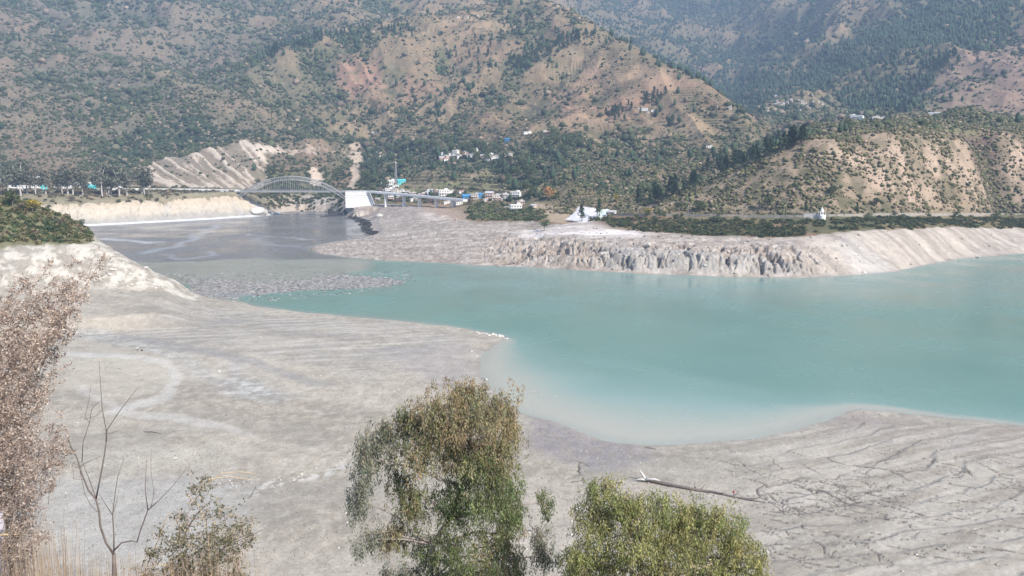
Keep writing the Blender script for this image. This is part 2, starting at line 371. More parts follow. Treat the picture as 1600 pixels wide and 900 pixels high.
# rills cut in the soft mud on the right: branching cracks, kept on a fine grid in metres
CX0, CY0, CRES = -20.0, 120.0, 0.2
CNX, CNY = 1700, 900
crack = np.zeros((CNY, CNX), dtype=np.float32)
def stamp(x, y, w, d):
    r = int(w / CRES) + 1; i = int((x - CX0) / CRES); j = int((y - CY0) / CRES)
    if i - r < 0 or j - r < 0 or i + r + 1 > CNX or j + r + 1 > CNY: return
    yy, xx = np.mgrid[-r:r + 1, -r:r + 1]
    b = d * np.clip(1 - (np.hypot(xx, yy) * CRES / w) ** 2, 0, 1)
    s = crack[j - r:j + r + 1, i - r:i + r + 1]; np.maximum(s, b, out=s)
crnd = random.Random(5)
def rill(x, y, ang, L, w, depth=0):
    n = int(L / .22); a = ang
    for k in range(n):
        a += crnd.gauss(0, .16); a += (ang - a) * .05
        x += math.cos(a) * .22; y += math.sin(a) * .22
        f = math.sin(math.pi * min(1, (k + 2) / n * .97)) ** .5
        stamp(x, y, max(.17, .42 * w * f * crnd.uniform(.7, 1.3)), f * min(1.0, .6 + .4 * w) * crnd.uniform(.7, 1))
        if depth < 2 and crnd.random() < .018: rill(x, y, a + crnd.choice((-1, 1)) * crnd.uniform(.35, .8), L * crnd.uniform(.2, .45), w * .75, depth + 1)
def rp(px, py): return on_plane(px, py, 3.0)
# drawn rills sighted in the photograph (start, end, width)
for a, b, w in [((1265, 695), (1465, 768), .75), ((1180, 757), (1290, 812), .7), ((1185, 742), (1255, 800), .6), ((1270, 750), (1310, 792), .9), ((1285, 757), (1360, 787), .8), ((1300, 745), (1402, 802), .6), ((1245, 710), (1300, 735), .6), ((1200, 700), (1235, 728), .5), ((905, 712), (912, 738), .7), ((897, 708), (915, 722), .6), ((912, 738), (910, 755), .6), ((1100, 700), (1160, 722), .4), ((1150, 705), (1230, 735), .4), ((1170, 785), (1215, 805), .5), ((1190, 830), (1205, 842), .5), ((1430, 818), (1470, 825), .7), ((1400, 820), (1425, 822), .6), ((1500, 835), (1570, 850), .5), ((1430, 866), (1490, 895), .5), ((1490, 720), (1540, 745), .6), ((1520, 716), (1600, 745), .6), ((1545, 712), (1610, 735), .5), ((1570, 775), (1600, 785), .6), ((1480, 725), (1510, 745), .5), ((1330, 725), (1380, 742), .4), ((1370, 712), (1400, 720), .4), ((1215, 690), (1260, 700), .35), ((1150, 765), (1180, 780), .5)]:
    p, q = rp(*a), rp(*b); L = math.hypot(q[0] - p[0], q[1] - p[1]); rill(p[0], p[1], math.atan2(q[1] - p[1], q[0] - p[0]), L, w)
for k in range(230):
    px = crnd.uniform(1000, 1750); py = crnd.triangular(695, 890, 760)
    if px < 1180 and py > 740: continue
    p = rp(px, py); rill(p[0], p[1], crnd.gauss(-.62, .22), crnd.uniform(2, 13), crnd.uniform(.25, .5))
# long low steps running across the mud at the lower right
for (a, b) in [((1190, 860), (1600, 832)), ((1200, 885), (1640, 862)), ((1320, 810), (1640, 800)), ((1180, 800), (1420, 770)), ((1260, 745), (1600, 700)), ((1160, 770), (1330, 752))]:
    p, q = rp(*a), rp(*b); n = 9
    for k in range(n):
        t = k / n + crnd.uniform(-.03, .03); ang = math.atan2(q[1] - p[1], q[0] - p[0])
        rill(mix(p[0], q[0], t), mix(p[1], q[1], t), ang + crnd.gauss(0, .12), math.hypot(q[0] - p[0], q[1] - p[1]) / n * .9, .3)
        if crnd.random() < .7: rill(mix(p[0], q[0], t), mix(p[1], q[1], t), ang - crnd.uniform(.3, .8), crnd.uniform(2, 7), .32)
stepm = sstep(1150, 1250, GP) * (GS > 2) * (GS < 4) * (GY < 240)
sp_ = SD / 7.5 + 1.6 * np.where(stepm > 0, fbm(GX / 26, GY / 26, 3, 171), 0); sf = sp_ - np.floor(sp_)
GZ += stepm * .34 * (sstep(.80, 1.0, sf) - sf) * np.clip(SD / 20, 0, 1)
STEPL = stepm * np.exp(-((sf - .9) / .05) ** 2) * np.clip(SD / 20, 0, 1) * sstep(.35, .6, vn(GX / 6, GY / 9, 12))
CR = np.zeros(GX.shape, dtype=np.float32)
cs = (GX > CX0 + 1) & (GX < CX0 + CNX * CRES - 1) & (GY > CY0 + 1) & (GY < CY0 + CNY * CRES - 1) & (GS > 2) & (GS < 4)
fi = (GX[cs] - CX0) / CRES; fj = (GY[cs] - CY0) / CRES; i0 = fi.astype(int); j0 = fj.astype(int); u = fi - i0; w = fj - j0
CR[cs] = (crack[j0, i0] * (1 - u) * (1 - w) + crack[j0, i0 + 1] * u * (1 - w) + crack[j0 + 1, i0] * (1 - u) * w + crack[j0 + 1, i0 + 1] * u * w)
CR *= np.clip(SD / 3, 0, 1)
GZ -= CR * .38
print('relief', time.time() - T0)

# ------------------------------------------------------------------ regions sighted on the ground
REG = {}
def reg(n, pts, **k): REG[n] = region(pts, **k); return REG[n]
terr = [
 reg('t1', [(560, 214), (640, 205), (720, 205), (790, 212), (860, 214), (860, 232), (760, 236), (640, 236), (560, 236)], soft=25, warp=25),
 reg('t2', [(700, 268), (800, 268), (860, 282), (850, 300), (760, 306), (640, 300), (600, 292), (630, 272)], soft=14, warp=14),
 reg('t3', [(840, 105), (900, 78), (970, 70), (1040, 112), (1100, 150), (1060, 160), (960, 150), (830, 160)], soft=30, warp=40),
 reg('t4', [(640, 10), (780, 8), (870, 22), (800, 52), (680, 48)], soft=40, warp=30),
 reg('t7', [(560, 150), (700, 120), (820, 150), (960, 200), (1000, 240), (860, 262), (700, 245), (560, 240)], soft=35, warp=40) * .8,
 reg('t5', [(880, 196), (960, 186), (1120, 176), (1165, 192), (1160, 206), (1040, 222), (900, 226)], soft=25, warp=25),
 reg('t6', [(520, 180), (640, 160), (700, 175), (720, 198), (600, 208), (510, 205)], soft=25, warp=30)]
TER = np.clip(sum(terr), 0, 1)
step = 5.0
ph = (GZ + 9 * fbm(GX / 160, GY / 160, 2, 5)) / step; fr = ph - np.floor(ph)
GZ = np.where(TER > .02, GZ + TER * step * (sstep(.55, 1.0, fr) - fr) * .9, GZ)
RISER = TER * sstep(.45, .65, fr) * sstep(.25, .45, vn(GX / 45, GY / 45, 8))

reg('scarp', [(188, 292), (215, 262), (255, 245), (310, 236), (350, 230), (384, 215), (400, 228), (430, 228), (445, 236), (416, 242), (417, 292), (385, 297), (300, 294)], soft=7, warp=14, wl=30)
reg('scarp_b', [(484, 260), (496, 262), (503, 276), (501, 288), (488, 290), (481, 274)], soft=4, warp=12, wl=14)
reg('scarp_c', [(548, 236), (566, 238), (562, 262), (555, 295), (546, 292), (550, 262)], soft=4, warp=6)
reg('scarp_d', [(430, 230), (520, 232), (556, 222), (640, 236), (600, 248), (540, 246), (470, 240), (430, 238)], soft=5, warp=12)
reg('bare1', [(1270, 226), (1330, 222), (1420, 225), (1500, 215), (1560, 300), (1545, 318), (1440, 316), (1380, 300), (1300, 262)], soft=18, warp=25)
reg('bare2', [(1565, 220), (1640, 215), (1660, 320), (1590, 325), (1562, 270)], soft=12, warp=12)
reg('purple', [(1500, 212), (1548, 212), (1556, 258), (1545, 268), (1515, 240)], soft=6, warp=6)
reg('pink1', [(790, 168), (850, 150), (880, 130), (905, 92), (960, 110), (1040, 120), (1090, 150), (1040, 175), (940, 195), (840, 190)], soft=25, warp=60, wl=90)
reg('pink2', [(520, 95), (580, 72), (660, 100), (700, 150), (640, 165), (560, 140), (500, 120)], soft=25, warp=60, wl=90)
reg('pink3', [(1050, 118), (1085, 100), (1150, 80), (1165, 95), (1110, 125), (1060, 128)], soft=25, warp=40, wl=90)
reg('bare_r', [(1440, 155), (1500, 95), (1560, 50), (1640, 30), (1700, 180), (1600, 182), (1440, 178)], soft=30, warp=60, wl=120)
reg('thick', [(560, 220), (640, 214), (720, 230), (800, 232), (880, 205), (920, 220), (880, 262), (840, 300), (830, 320), (800, 318), (810, 285), (700, 262), (640, 272), (600, 290), (555, 290), (560, 262), (570, 240)], soft=14, warp=22)
reg('dark_slope', [(150, 250), (200, 215), (290, 190), (400, 205), (470, 215), (480, 228), (380, 212), (350, 226), (300, 235), (220, 252), (180, 272)], soft=18, warp=30)
reg('scrub_l', [(360, 295), (420, 245), (545, 245), (550, 290), (480, 298)], soft=8, warp=10)
reg('pine_a', [(1050, 190), (1090, 115), (1180, 108), (1300, 60), (1440, 20), (1500, -10), (1600, -40), (1600, 20), (1480, 80), (1440, 130), (1410, 176), (1340, 165), (1200, 150)], soft=50, warp=70, wl=140)
reg('pine_b', [(900, 20), (900, -60), (1300, -70), (1350, 20), (1200, 90), (1090, 105), (1040, 112), (960, 60)], soft=80, warp=90, wl=240)
reg('pine_c', [(385, 100), (440, 62), (520, 45), (600, 34), (660, 52), (600, 66), (520, 75), (440, 92), (400, 112)], soft=12, warp=30)
reg('pine_d', [(800, 75), (850, 50), (905, 35), (925, 55), (900, 78), (850, 100), (800, 125)], soft=12, warp=25)
reg('pine_e', [(660, 95), (740, 60), (800, 50), (800, 120), (780, 165), (700, 190), (660, 150)], soft=30, warp=60)
reg('pine_f', [(945, 185), (1000, 155), (1015, 135), (1030, 150), (1010, 170), (960, 192)], soft=8, warp=15)
reg('pave', [(884, 343), (905, 322), (932, 326), (934, 344), (910, 348)], soft=1.5)
reg('lawn', [(934, 326), (952, 327), (950, 340), (936, 342)], soft=1.5)
reg('pale_flow', [(880, 350), (925, 346), (990, 360), (1010, 372), (940, 372), (860, 366), (800, 372), (820, 360)], soft=9, warp=12)
reg('brown_bank', [(660, 318), (700, 320), (725, 322), (735, 342), (705, 345), (670, 330)], soft=8, warp=10)
reg('pale_bank', [(660, 330), (700, 338), (725, 345), (690, 350), (655, 342)], soft=8, warp=10)
reg('blue_rock', [(1320, 375), (1350, 378), (1400, 418), (1385, 426), (1340, 424), (1325, 400)], soft=5, warp=8)
reg('grey_rock', [(940, 385), (1130, 402), (1250, 410), (1260, 434), (1130, 434), (950, 424)], soft=5, warp=8)
for nme, pts, kw in [
 ('yellow_flat', [(95, 560), (150, 545), (215, 552), (262, 565), (272, 585), (235, 612), (170, 625), (100, 600)], dict(soft=3, warp=4)),
 ('wet0', [(100, 530), (200, 534), (250, 545), (200, 548), (100, 540)], dict(soft=3, warp=3)),
 ('wet1', [(100, 515), (160, 512), (230, 530), (255, 545), (275, 575), (262, 560), (210, 545), (130, 530)], dict(soft=3, warp=3)),
 ('wet2', [(255, 540), (300, 560), (340, 590), (420, 612), (480, 618), (420, 630), (345, 622), (330, 600), (285, 575)], dict(soft=4, warp=4)),
 ('wet3', [(350, 562), (380, 560), (390, 590), (440, 620), (380, 622), (350, 600)], dict(soft=4, warp=4)),
 ('purple_mud', [(815, 648), (870, 655), (930, 685), (1010, 700), (1000, 720), (940, 735), (880, 720), (820, 690)], dict(soft=4, warp=5)),
 ('purple_mud2', [(600, 545), (700, 535), (745, 545), (740, 590), (700, 610), (640, 580)], dict(soft=6, warp=6)),
 ('damp_shore', [(1295, 655), (1340, 643), (1600, 668), (1800, 700), (1800, 760), (1560, 720), (1400, 690), (1300, 690)], dict(soft=6, warp=8)),
 ('chan1', [(95, 548), (180, 552), (262, 562), (290, 590), (262, 625), (180, 650), (165, 645), (250, 615), (272, 590), (255, 570), (180, 560), (95, 556)], dict(soft=1.5, warp=2, wl=10)),
 ('chan2', [(190, 520), (300, 540), (400, 560), (480, 590), (530, 600), (480, 602), (400, 572), (300, 552), (190, 530)], dict(soft=2, warp=2.5, wl=10)),
 ('chan3', [(120, 600), (200, 640), (330, 655), (420, 690), (330, 668), (200, 652), (120, 612)], dict(soft=1.5, warp=2.5, wl=10)),
 ('drift_line', [(540, 722), (500, 738), (430, 748), (380, 772), (400, 776), (450, 756), (510, 744), (545, 730)], dict(soft=1.2, warp=1.2, wl=6)),
 ('drift2', [(330, 745), (395, 745), (400, 762), (340, 770)], dict(soft=2, warp=2.5, wl=8)),
 ('stubble', [(130, 700), (330, 690), (400, 700), (360, 730), (120, 735)], dict(soft=5, warp=5)),
 ('pale_low', [(60, 740), (330, 745), (380, 790), (330, 900), (150, 960), (60, 850)], dict(soft=8, warp=8)),
 ('rows', [(180, 520), (300, 470), (420, 490), (640, 505), (720, 530), (600, 600), (420, 560), (280, 535)], dict(soft=8, warp=10))]:
    reg(nme, pts, **kw)
print('regions', time.time() - T0)

# ------------------------------------------------------------------ ground colour (albedo of soil, rock, turf; gully shade painted in)
def c3(*v): return np.array(v, dtype=np.float32)
Cg = np.zeros(GX.shape + (3,), dtype=np.float32)
def lay(col, m):
    m = np.asarray(m, dtype=np.float32)[..., None]; Cg.__imul__(1 - m); Cg.__iadd__(m * (col if np.ndim(col) == 1 else col))
N = {}
def nz(name, f, sel=None):
    if sel is None: N[name] = f(GX, GY)
    else:
        v = np.full(GX.shape, .5, dtype=np.float32); v[sel] = f(GX[sel], GY[sel]); N[name] = v
    return N[name]
hillz = GS > 10
n_big = nz('big', lambda x, y: fbm(x / 260, y / 260, 4, 101), hillz)
n_mid = nz('mid', lambda x, y: fbm(x / 55, y / 55, 4, 105), hillz)
n_sm = nz('sm', lambda x, y: fbm(x / 11, y / 11, 3, 109))
n_st = nz('st', lambda x, y: fbm((x * .3 + y) / 14, (x - .3 * y) / 90, 4, 113), GR < 1600)
# hills
soil = mix(c3(.15, .108, .066), c3(.27, .175, .11), n_mid[..., None]); Cg[:] = soil
lay(c3(.165, .15, .08), sstep(.42, .62, n_big) * .6)                      # olive turf
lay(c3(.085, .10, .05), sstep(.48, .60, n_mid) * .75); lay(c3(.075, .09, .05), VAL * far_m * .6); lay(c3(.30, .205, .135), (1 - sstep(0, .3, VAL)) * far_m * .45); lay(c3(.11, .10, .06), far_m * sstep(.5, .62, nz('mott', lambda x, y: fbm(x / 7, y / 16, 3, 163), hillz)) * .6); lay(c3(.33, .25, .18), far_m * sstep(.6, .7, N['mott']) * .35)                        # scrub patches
leftg = (1 - sstep(300, 620, GP)) * sstep(11.9, 12.6, GS)
lay(c3(.12, .115, .095), leftg * .45)
soilp = c3(.34, .20, .14)
for r in ('pink1', 'pink2', 'pink3'): lay(soilp, REG[r] * sstep(.38, .6, n_mid + .15 * (n_big - .5)) * .8)
lay(c3(.25, .17, .13), REG['bare_r'] * .65)
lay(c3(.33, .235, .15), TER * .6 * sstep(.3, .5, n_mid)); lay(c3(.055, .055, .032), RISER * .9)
lay(c3(.09, .10, .055), REG['thick'] * .8 * (1 - REG['t2'])); lay(mix(c3(.17, .18, .08), c3(.27, .21, .14), sstep(.4, .6, n_sm)[..., None]), REG['t2'] * (1 - RISER) * .8); lay(c3(.10, .105, .065), REG['dark_slope'] * .6)
lay(c3(.055, .07, .04), np.clip(REG['pine_a'] + .8 * REG['pine_b'], 0, 1) * .45)
# right-hand steep face and the spur below the plateau
face = sstep(11.0, 11.15, GS) * (1 - sstep(11.95, 12.1, GS)) * sstep(940, 1010, GP)
lay(mix(c3(.12, .105, .065), c3(.27, .205, .145), sstep(.35, .65, n_sm)[..., None]), face * .85)
lay(c3(.38, .29, .22), np.clip(REG['bare1'] + REG['bare2'], 0, 1) * face * (.45 + .5 * sstep(.4, .65, n_sm)))
lay(c3(.17, .165, .09), sstep(12.0, 12.15, GS) * (1 - sstep(13.3, 13.8, GS)) * sstep(1180, 1230, GP) * .8)
lay(c3(.165, .11, .095), REG['purple'] * .95); lay(c3(.09, .075, .055), GULLY * sstep(11.0, 11.2, GS) * .9)  # purplish bare slope; then shade of the gully floor painted into the colour
low = sstep(11.0, 11.2, GS) * (1 - sstep(12.3, 12.8, GS)) * sstep(850, 900, GP) * (1 - sstep(960, 1020, GP))
lay(c3(.24, .18, .11), low * .6)
# eroded rock faces below the left hill
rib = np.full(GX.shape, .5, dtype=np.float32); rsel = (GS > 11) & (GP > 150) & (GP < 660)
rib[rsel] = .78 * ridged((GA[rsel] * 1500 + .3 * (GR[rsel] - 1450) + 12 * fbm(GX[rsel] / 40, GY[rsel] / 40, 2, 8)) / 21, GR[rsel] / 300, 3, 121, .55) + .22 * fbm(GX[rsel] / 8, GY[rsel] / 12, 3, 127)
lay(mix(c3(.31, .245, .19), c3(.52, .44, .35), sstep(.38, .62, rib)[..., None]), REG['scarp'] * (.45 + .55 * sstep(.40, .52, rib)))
lay(c3(.50, .40, .30), np.clip(REG['scarp_b'] + REG['scarp_c'] * .8, 0, 1)); lay(c3(.40, .31, .24), REG['scarp_d'] * sstep(.4, .6, n_sm) * .9)
# terrace on the left and shore belts
lay(mix(c3(.17, .16, .10), c3(.28, .24, .17), n_sm[..., None]), sstep(8.98, 9.05, GS) * (1 - sstep(10.9, 11.1, GS)) * (1 - sstep(470, 500, GP)))
# bare shore between water and plants on the far side
mudf = mix(c3(.255, .215, .18), c3(.39, .335, .28), n_st[..., None])
shore = sstep(7.8, 8.0, GS) * (1 - sstep(9.93, 10.02, GS + (n_sm - .5) * .12)) * sstep(470, 490, GP)
shore = np.maximum(shore, sstep(7.8, 8.0, GS) * (1 - sstep(10.9, 11.05, GS)) * sstep(470, 490, GP) * (1 - sstep(700, 740, GP)))
lay(mudf, shore)
n_hs = nz('hs', lambda x, y: fbm(x / 26, y / 3.2, 4, 173, .6), (GS > 8) & (GS < 11)); n_gr = nz('gr', lambda x, y: fbm(x / 3, y / 4, 3, 177, .6), (GS > 8) & (GS < 11))
lay(c3(.20, .165, .14), shore * sstep(.54, .64, n_hs) * .5); lay(c3(.52, .47, .42), shore * (1 - sstep(.34, .44, n_hs)) * .4)
lay(c3(.17, .14, .12), shore * sstep(.60, .70, n_gr) * .5); lay(c3(.56, .51, .46), shore * (1 - sstep(.30, .38, n_gr)) * .5)
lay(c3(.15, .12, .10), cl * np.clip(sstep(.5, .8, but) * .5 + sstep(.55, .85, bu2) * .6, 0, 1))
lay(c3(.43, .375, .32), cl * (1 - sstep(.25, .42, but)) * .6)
lay(c3(.31, .305, .29), REG['grey_rock'] * .45 * cl); lay(c3(.42, .44, .46), REG['blue_rock'] * .75 * shore)
dia = np.full(GX.shape, .5, dtype=np.float32); ds = shore > 0
dia[ds] = fbm((GX[ds] * .82 + GY[ds] * .57) / 6, (GX[ds] * .57 - GY[ds] * .82) / 70, 3, 133)
rsl = shore * sstep(1200, 1300, GP)
lay(mix(c3(.29, .255, .22), c3(.45, .40, .345), sstep(.3, .7, dia)[..., None]), rsl * .75)
lay(c3(.36, .255, .185), REG['brown_bank'] * .6); lay(c3(.58, .50, .44), REG['pale_bank'] * .7 * sstep(.4, .6, n_sm))
lay(c3(.68, .62, .58), REG['pale_flow'] * (.4 + .6 * sstep(.4, .6, n_st)))
lay(c3(.43, .335, .225), region([(838, 316), (880, 322), (896, 332), (880, 350), (850, 348), (842, 335)], soft=5, warp=8) * .75)
lay(c3(.62, .60, .60), REG['pave']); lay(c3(.62, .70, .62), REG['lawn'])
# pale cliff across the river, left
lcl = sstep(7.9, 8.05, GS) * (1 - sstep(9.0, 9.12, GS + (n_sm - .5) * .3)) * (1 - sstep(415, 470, GP))
hgt = np.clip(GZ / 24, 0, 1)
lay(mix(c3(.34, .32, .29), c3(.48, .425, .345), sstep(.15, .6, hgt + .3 * (n_sm - .5))[..., None]), lcl)
lay(c3(.45, .37, .275), lcl * sstep(.75, .95, hgt) * .6)
lay(c3(.40, .385, .365), lcl * sstep(.6, .8, but) * .5)
lay(c3(.60, .61, .62), lcl * (1 - sstep(1.2, 2.4, GZ)) * .9)
ub = sstep(7.9, 8.1, GS) * (1 - sstep(10.2, 10.9, GS)) * sstep(415, 450, GP) * (1 - sstep(474, 490, GP)); lay(mix(c3(.38, .31, .25), c3(.50, .42, .34), n_st[..., None]), ub * .9)
# near lake bed
mud = mix(c3(.305, .270, .218), c3(.372, .334, .272), sstep(.3, .7, n_st)[..., None])
bedm = sstep(1.7, 2.0, GS) * (1 - sstep(7.4, 7.7, GS))
lay(mud, bedm)
fsel = (bedm > 0)
fine = nz('fine', lambda x, y: fbm(x / 1.6, y / 2.6, 4, 141), fsel)
lay(c3(.45, .41, .345), bedm * sstep(.52, .66, fine) * .4)
lay(c3(.21, .19, .165), bedm * (1 - sstep(.30, .44, fine)) * .28)
big2 = nz('b2', lambda x, y: fbm(x / 34, y / 22, 4, 145), fsel)
lay(c3(.40, .36, .30), bedm * sstep(.48, .64, big2) * .5); lay(c3(.26, .24, .205), bedm * (1 - sstep(.34, .48, big2)) * .4)
stre = nz('stre', lambda x, y: fbm((x + .5 * y) / 26, (y - .5 * x) / 2.2, 4, 149), fsel)
lay(c3(.27, .26, .25), REG['rows'] * sstep(.5, .66, stre) * .5); lay(c3(.44, .42, .38), REG['rows'] * (1 - sstep(.36, .48, stre)) * .5)
lay(c3(.40, .365, .30), REG['yellow_flat'] * .7)
for r in ('wet1', 'wet2', 'wet3'):
    lay(mix(c3(.28, .265, .235), c3(.44, .435, .41), sstep(.40, .66, .6 * stre + .4 * fine)[..., None]), REG[r] * .7)
lay(c3(.45, .425, .38), REG['chan1'] * .8); lay(c3(.255, .245, .235), REG['chan2'] * .6); lay(c3(.43, .405, .36), REG['chan3'] * .7)
lay(c3(.235, .215, .215), REG['purple_mud'] * (.45 + .4 * sstep(.4, .6, fine))); lay(c3(.27, .25, .245), REG['purple_mud2'] * .5)
lay(c3(.27, .235, .21), REG['damp_shore'] * .75)
lay(c3(.48, .455, .41), REG['drift_line'] * sstep(.4, .6, fine) * .9); lay(c3(.36, .345, .32), REG['drift2'] * .6 * sstep(.4, .55, fine))
lay(c3(.43, .40, .34), REG['stubble'] * .5); lay(c3(.40, .395, .375), REG['pale_low'] * .5)
rgt = sstep(1080, 1200, GP) * bedm * (GS < 3.2) * (GY < 235)
lay(mix(c3(.275, .243, .20), c3(.41, .375, .32), sstep(.35, .65, stre)[..., None]), rgt * .6)
lay(c3(.16, .145, .13), STEPL * .4); lay(c3(.085, .075, .068), np.clip(CR * 2.2, 0, 1) * .85)
lay(c3(.245, .235, .215), bedm * (1 - sstep(.3, 3.0, SD)) * .5 * (SD > 0))
# pale spur and green hillock
sp = rk * (1 - sstep(305, 330, GP))
lay(mix(c3(.29, .262, .22), c3(.50, .465, .405), sstep(.42, .6, nz('lump', lambda x, y: fbm(x / 4, y / 4, 5, 153, .65), rk > 0))[..., None]), sp * .85)
hk = sstep(5.0, 5.08, GS + (n_sm - .5) * .12) * (1 - sstep(6.9, 7.3, GS)) * (1 - sstep(143, 156, GP))
lay(c3(.13, .125, .06), hk * .9)
# near slope with dry turf
lay(mix(c3(.24, .20, .14), c3(.38, .33, .25), n_sm[..., None]), (GS < 1.8) * .8)
VEG_HK = hk; SHORE = shore; LCL = lcl
GZ[-1] += 0
m_ter = bpy.data.materials.new('ground'); m_ter.use_nodes = True
def nodes(m):
    t = m.node_tree; b = t.nodes['Principled BSDF']; return t, b
t, b = nodes(m_ter)
ca = t.nodes.new('ShaderNodeVertexColor'); ca.layer_name = 'Col'
geo = t.nodes.new('ShaderNodeNewGeometry')
def noise(t, src, scale, detail=6, rough=.6):
    n = t.nodes.new('ShaderNodeTexNoise'); n.inputs['Scale'].default_value = scale; n.inputs['Detail'].default_value = detail; n.inputs['Roughness'].default_value = rough
    t.links.new(src, n.inputs['Vector']); return n.outputs['Fac']
def rng_node(t, src, a, b_, c, d):
    n = t.nodes.new('ShaderNodeMapRange'); n.inputs[1].default_value = a; n.inputs[2].default_value = b_; n.inputs[3].default_value = c; n.inputs[4].default_value = d
    t.links.new(src, n.inputs[0]); return n.outputs[0]
def mathn(t, op, a, b_):
    n = t.nodes.new('ShaderNodeMath'); n.operation = op
    for i, s in enumerate((a, b_)):
        if isinstance(s, (int, float)): n.inputs[i].default_value = s
        else: t.links.new(s, n.inputs[i])
    return n.outputs[0]
n1 = noise(t, geo.outputs['Position'], 1.1, 6, .7); n2 = noise(t, geo.outputs['Position'], .16, 5, .65)
f1 = rng_node(t, n1, .3, .7, .82, 1.18); f2 = rng_node(t, n2, .3, .7, .86, 1.14)
mul = mathn(t, 'MULTIPLY', f1, f2)
vm = t.nodes.new('ShaderNodeVectorMath'); vm.operation = 'SCALE'; t.links.new(ca.outputs['Color'], vm.inputs[0]); t.links.new(mul, vm.inputs['Scale'])
t.links.new(vm.outputs[0], b.inputs['Base Color']); b.inputs['Roughness'].default_value = .92; b.inputs['Specular IOR Level'].default_value = .12
bp = t.nodes.new('ShaderNodeBump'); bp.inputs['Strength'].default_value = .5; bp.inputs['Distance'].default_value = .35
t.links.new(mathn(t, 'ADD', n1, mathn(t, 'MULTIPLY', n2, 2.0)), bp.inputs['Height']); t.links.new(bp.outputs[0], b.inputs['Normal'])
idx = np.arange(NR * NC).reshape(NR, NC)
Q = np.stack([idx[:-1, :-1], idx[:-1, 1:], idx[1:, 1:], idx[1:, :-1]], -1).reshape(-1, 4)
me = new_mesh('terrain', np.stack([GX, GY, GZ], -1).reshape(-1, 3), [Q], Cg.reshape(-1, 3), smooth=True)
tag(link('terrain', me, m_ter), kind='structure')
# visibility of the ground from the viewpoint (to spend plants where they can show)
TE = (GZ - CAMH) / GR
TE2 = TE.copy(); TE2[:92] = -9
VIS = TE2 >= np.maximum.accumulate(TE2, axis=0) - .004
print('terrain', NR * NC, time.time() - T0)

# ------------------------------------------------------------------ water
m_wat = bpy.data.materials.new('water'); m_wat.use_nodes = True
t, b = nodes(m_wat)
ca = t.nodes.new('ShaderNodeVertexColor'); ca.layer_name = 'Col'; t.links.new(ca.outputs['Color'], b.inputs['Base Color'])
b.inputs['IOR'].default_value = 1.33; b.inputs['Specular IOR Level'].default_value = .35
geo = t.nodes.new('ShaderNodeNewGeometry'); mp = t.nodes.new('ShaderNodeMapping'); mp.inputs['Scale'].default_value = (1, 1.6, 1)
t.links.new(geo.outputs['Position'], mp.inputs[0])
t.links.new(rng_node(t, noise(t, geo.outputs['Position'], .018, 4, .6), .35, .65, .12, .34), b.inputs['Roughness'])
bp = t.nodes.new('ShaderNodeBump'); bp.inputs['Strength'].default_value = .35; bp.inputs['Distance'].default_value = .12
t.links.new(noise(t, mp.outputs[0], .9, 4, .6), bp.inputs['Height']); t.links.new(bp.outputs[0], b.inputs['Normal'])
wA = np.linspace(AZ[0], AZ[-1], 620); wR = 190 * (1560 / 190) ** (np.linspace(0, 1, 520))
WA, WR = np.meshgrid(wA, wR); WX = WR * np.sin(WA); WY = WR * np.cos(WA)
Cw = np.zeros(WX.shape + (3,), dtype=np.float32)
def layw(col, m):
    m = np.asarray(m, dtype=np.float32)[..., None]; Cw.__imul__(1 - m); Cw.__iadd__(m * col)
def pl(pts): return [on_plane(*p) for p in pts]
wn = fbm(WX / 60, WY / 60, 4, 201); wx2 = WX + (fbm(WX / 30, WY / 30, 3, 203) - .5) * 12; wy2 = WY + (fbm(WX / 30 + 5, WY / 30, 3, 205) - .5) * 12
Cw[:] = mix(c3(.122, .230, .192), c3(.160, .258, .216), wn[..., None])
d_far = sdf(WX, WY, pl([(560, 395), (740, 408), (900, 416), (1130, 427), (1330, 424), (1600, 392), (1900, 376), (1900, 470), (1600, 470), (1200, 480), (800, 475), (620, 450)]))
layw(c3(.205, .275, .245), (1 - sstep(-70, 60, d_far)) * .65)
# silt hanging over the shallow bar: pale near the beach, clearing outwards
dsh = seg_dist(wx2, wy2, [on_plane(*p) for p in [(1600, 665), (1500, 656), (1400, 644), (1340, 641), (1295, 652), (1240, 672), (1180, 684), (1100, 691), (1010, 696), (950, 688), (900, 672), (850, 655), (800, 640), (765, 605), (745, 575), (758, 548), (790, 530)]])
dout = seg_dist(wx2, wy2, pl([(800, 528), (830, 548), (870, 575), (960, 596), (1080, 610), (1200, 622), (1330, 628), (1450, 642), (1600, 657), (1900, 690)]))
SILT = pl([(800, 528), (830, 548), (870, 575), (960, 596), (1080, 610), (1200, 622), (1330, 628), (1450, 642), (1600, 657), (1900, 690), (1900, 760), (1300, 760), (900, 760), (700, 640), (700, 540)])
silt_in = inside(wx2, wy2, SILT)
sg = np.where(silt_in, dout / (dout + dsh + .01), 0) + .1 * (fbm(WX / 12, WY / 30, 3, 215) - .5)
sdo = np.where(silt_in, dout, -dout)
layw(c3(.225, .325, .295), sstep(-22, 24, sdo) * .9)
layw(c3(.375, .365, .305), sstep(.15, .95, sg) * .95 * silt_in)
dsp = seg_dist(wx2, wy2, pl([(925, 566), (1000, 578), (1100, 600), (1200, 612)])); layw(c3(.24, .33, .31), (1 - sstep(0, 12, dsp)) * .22)
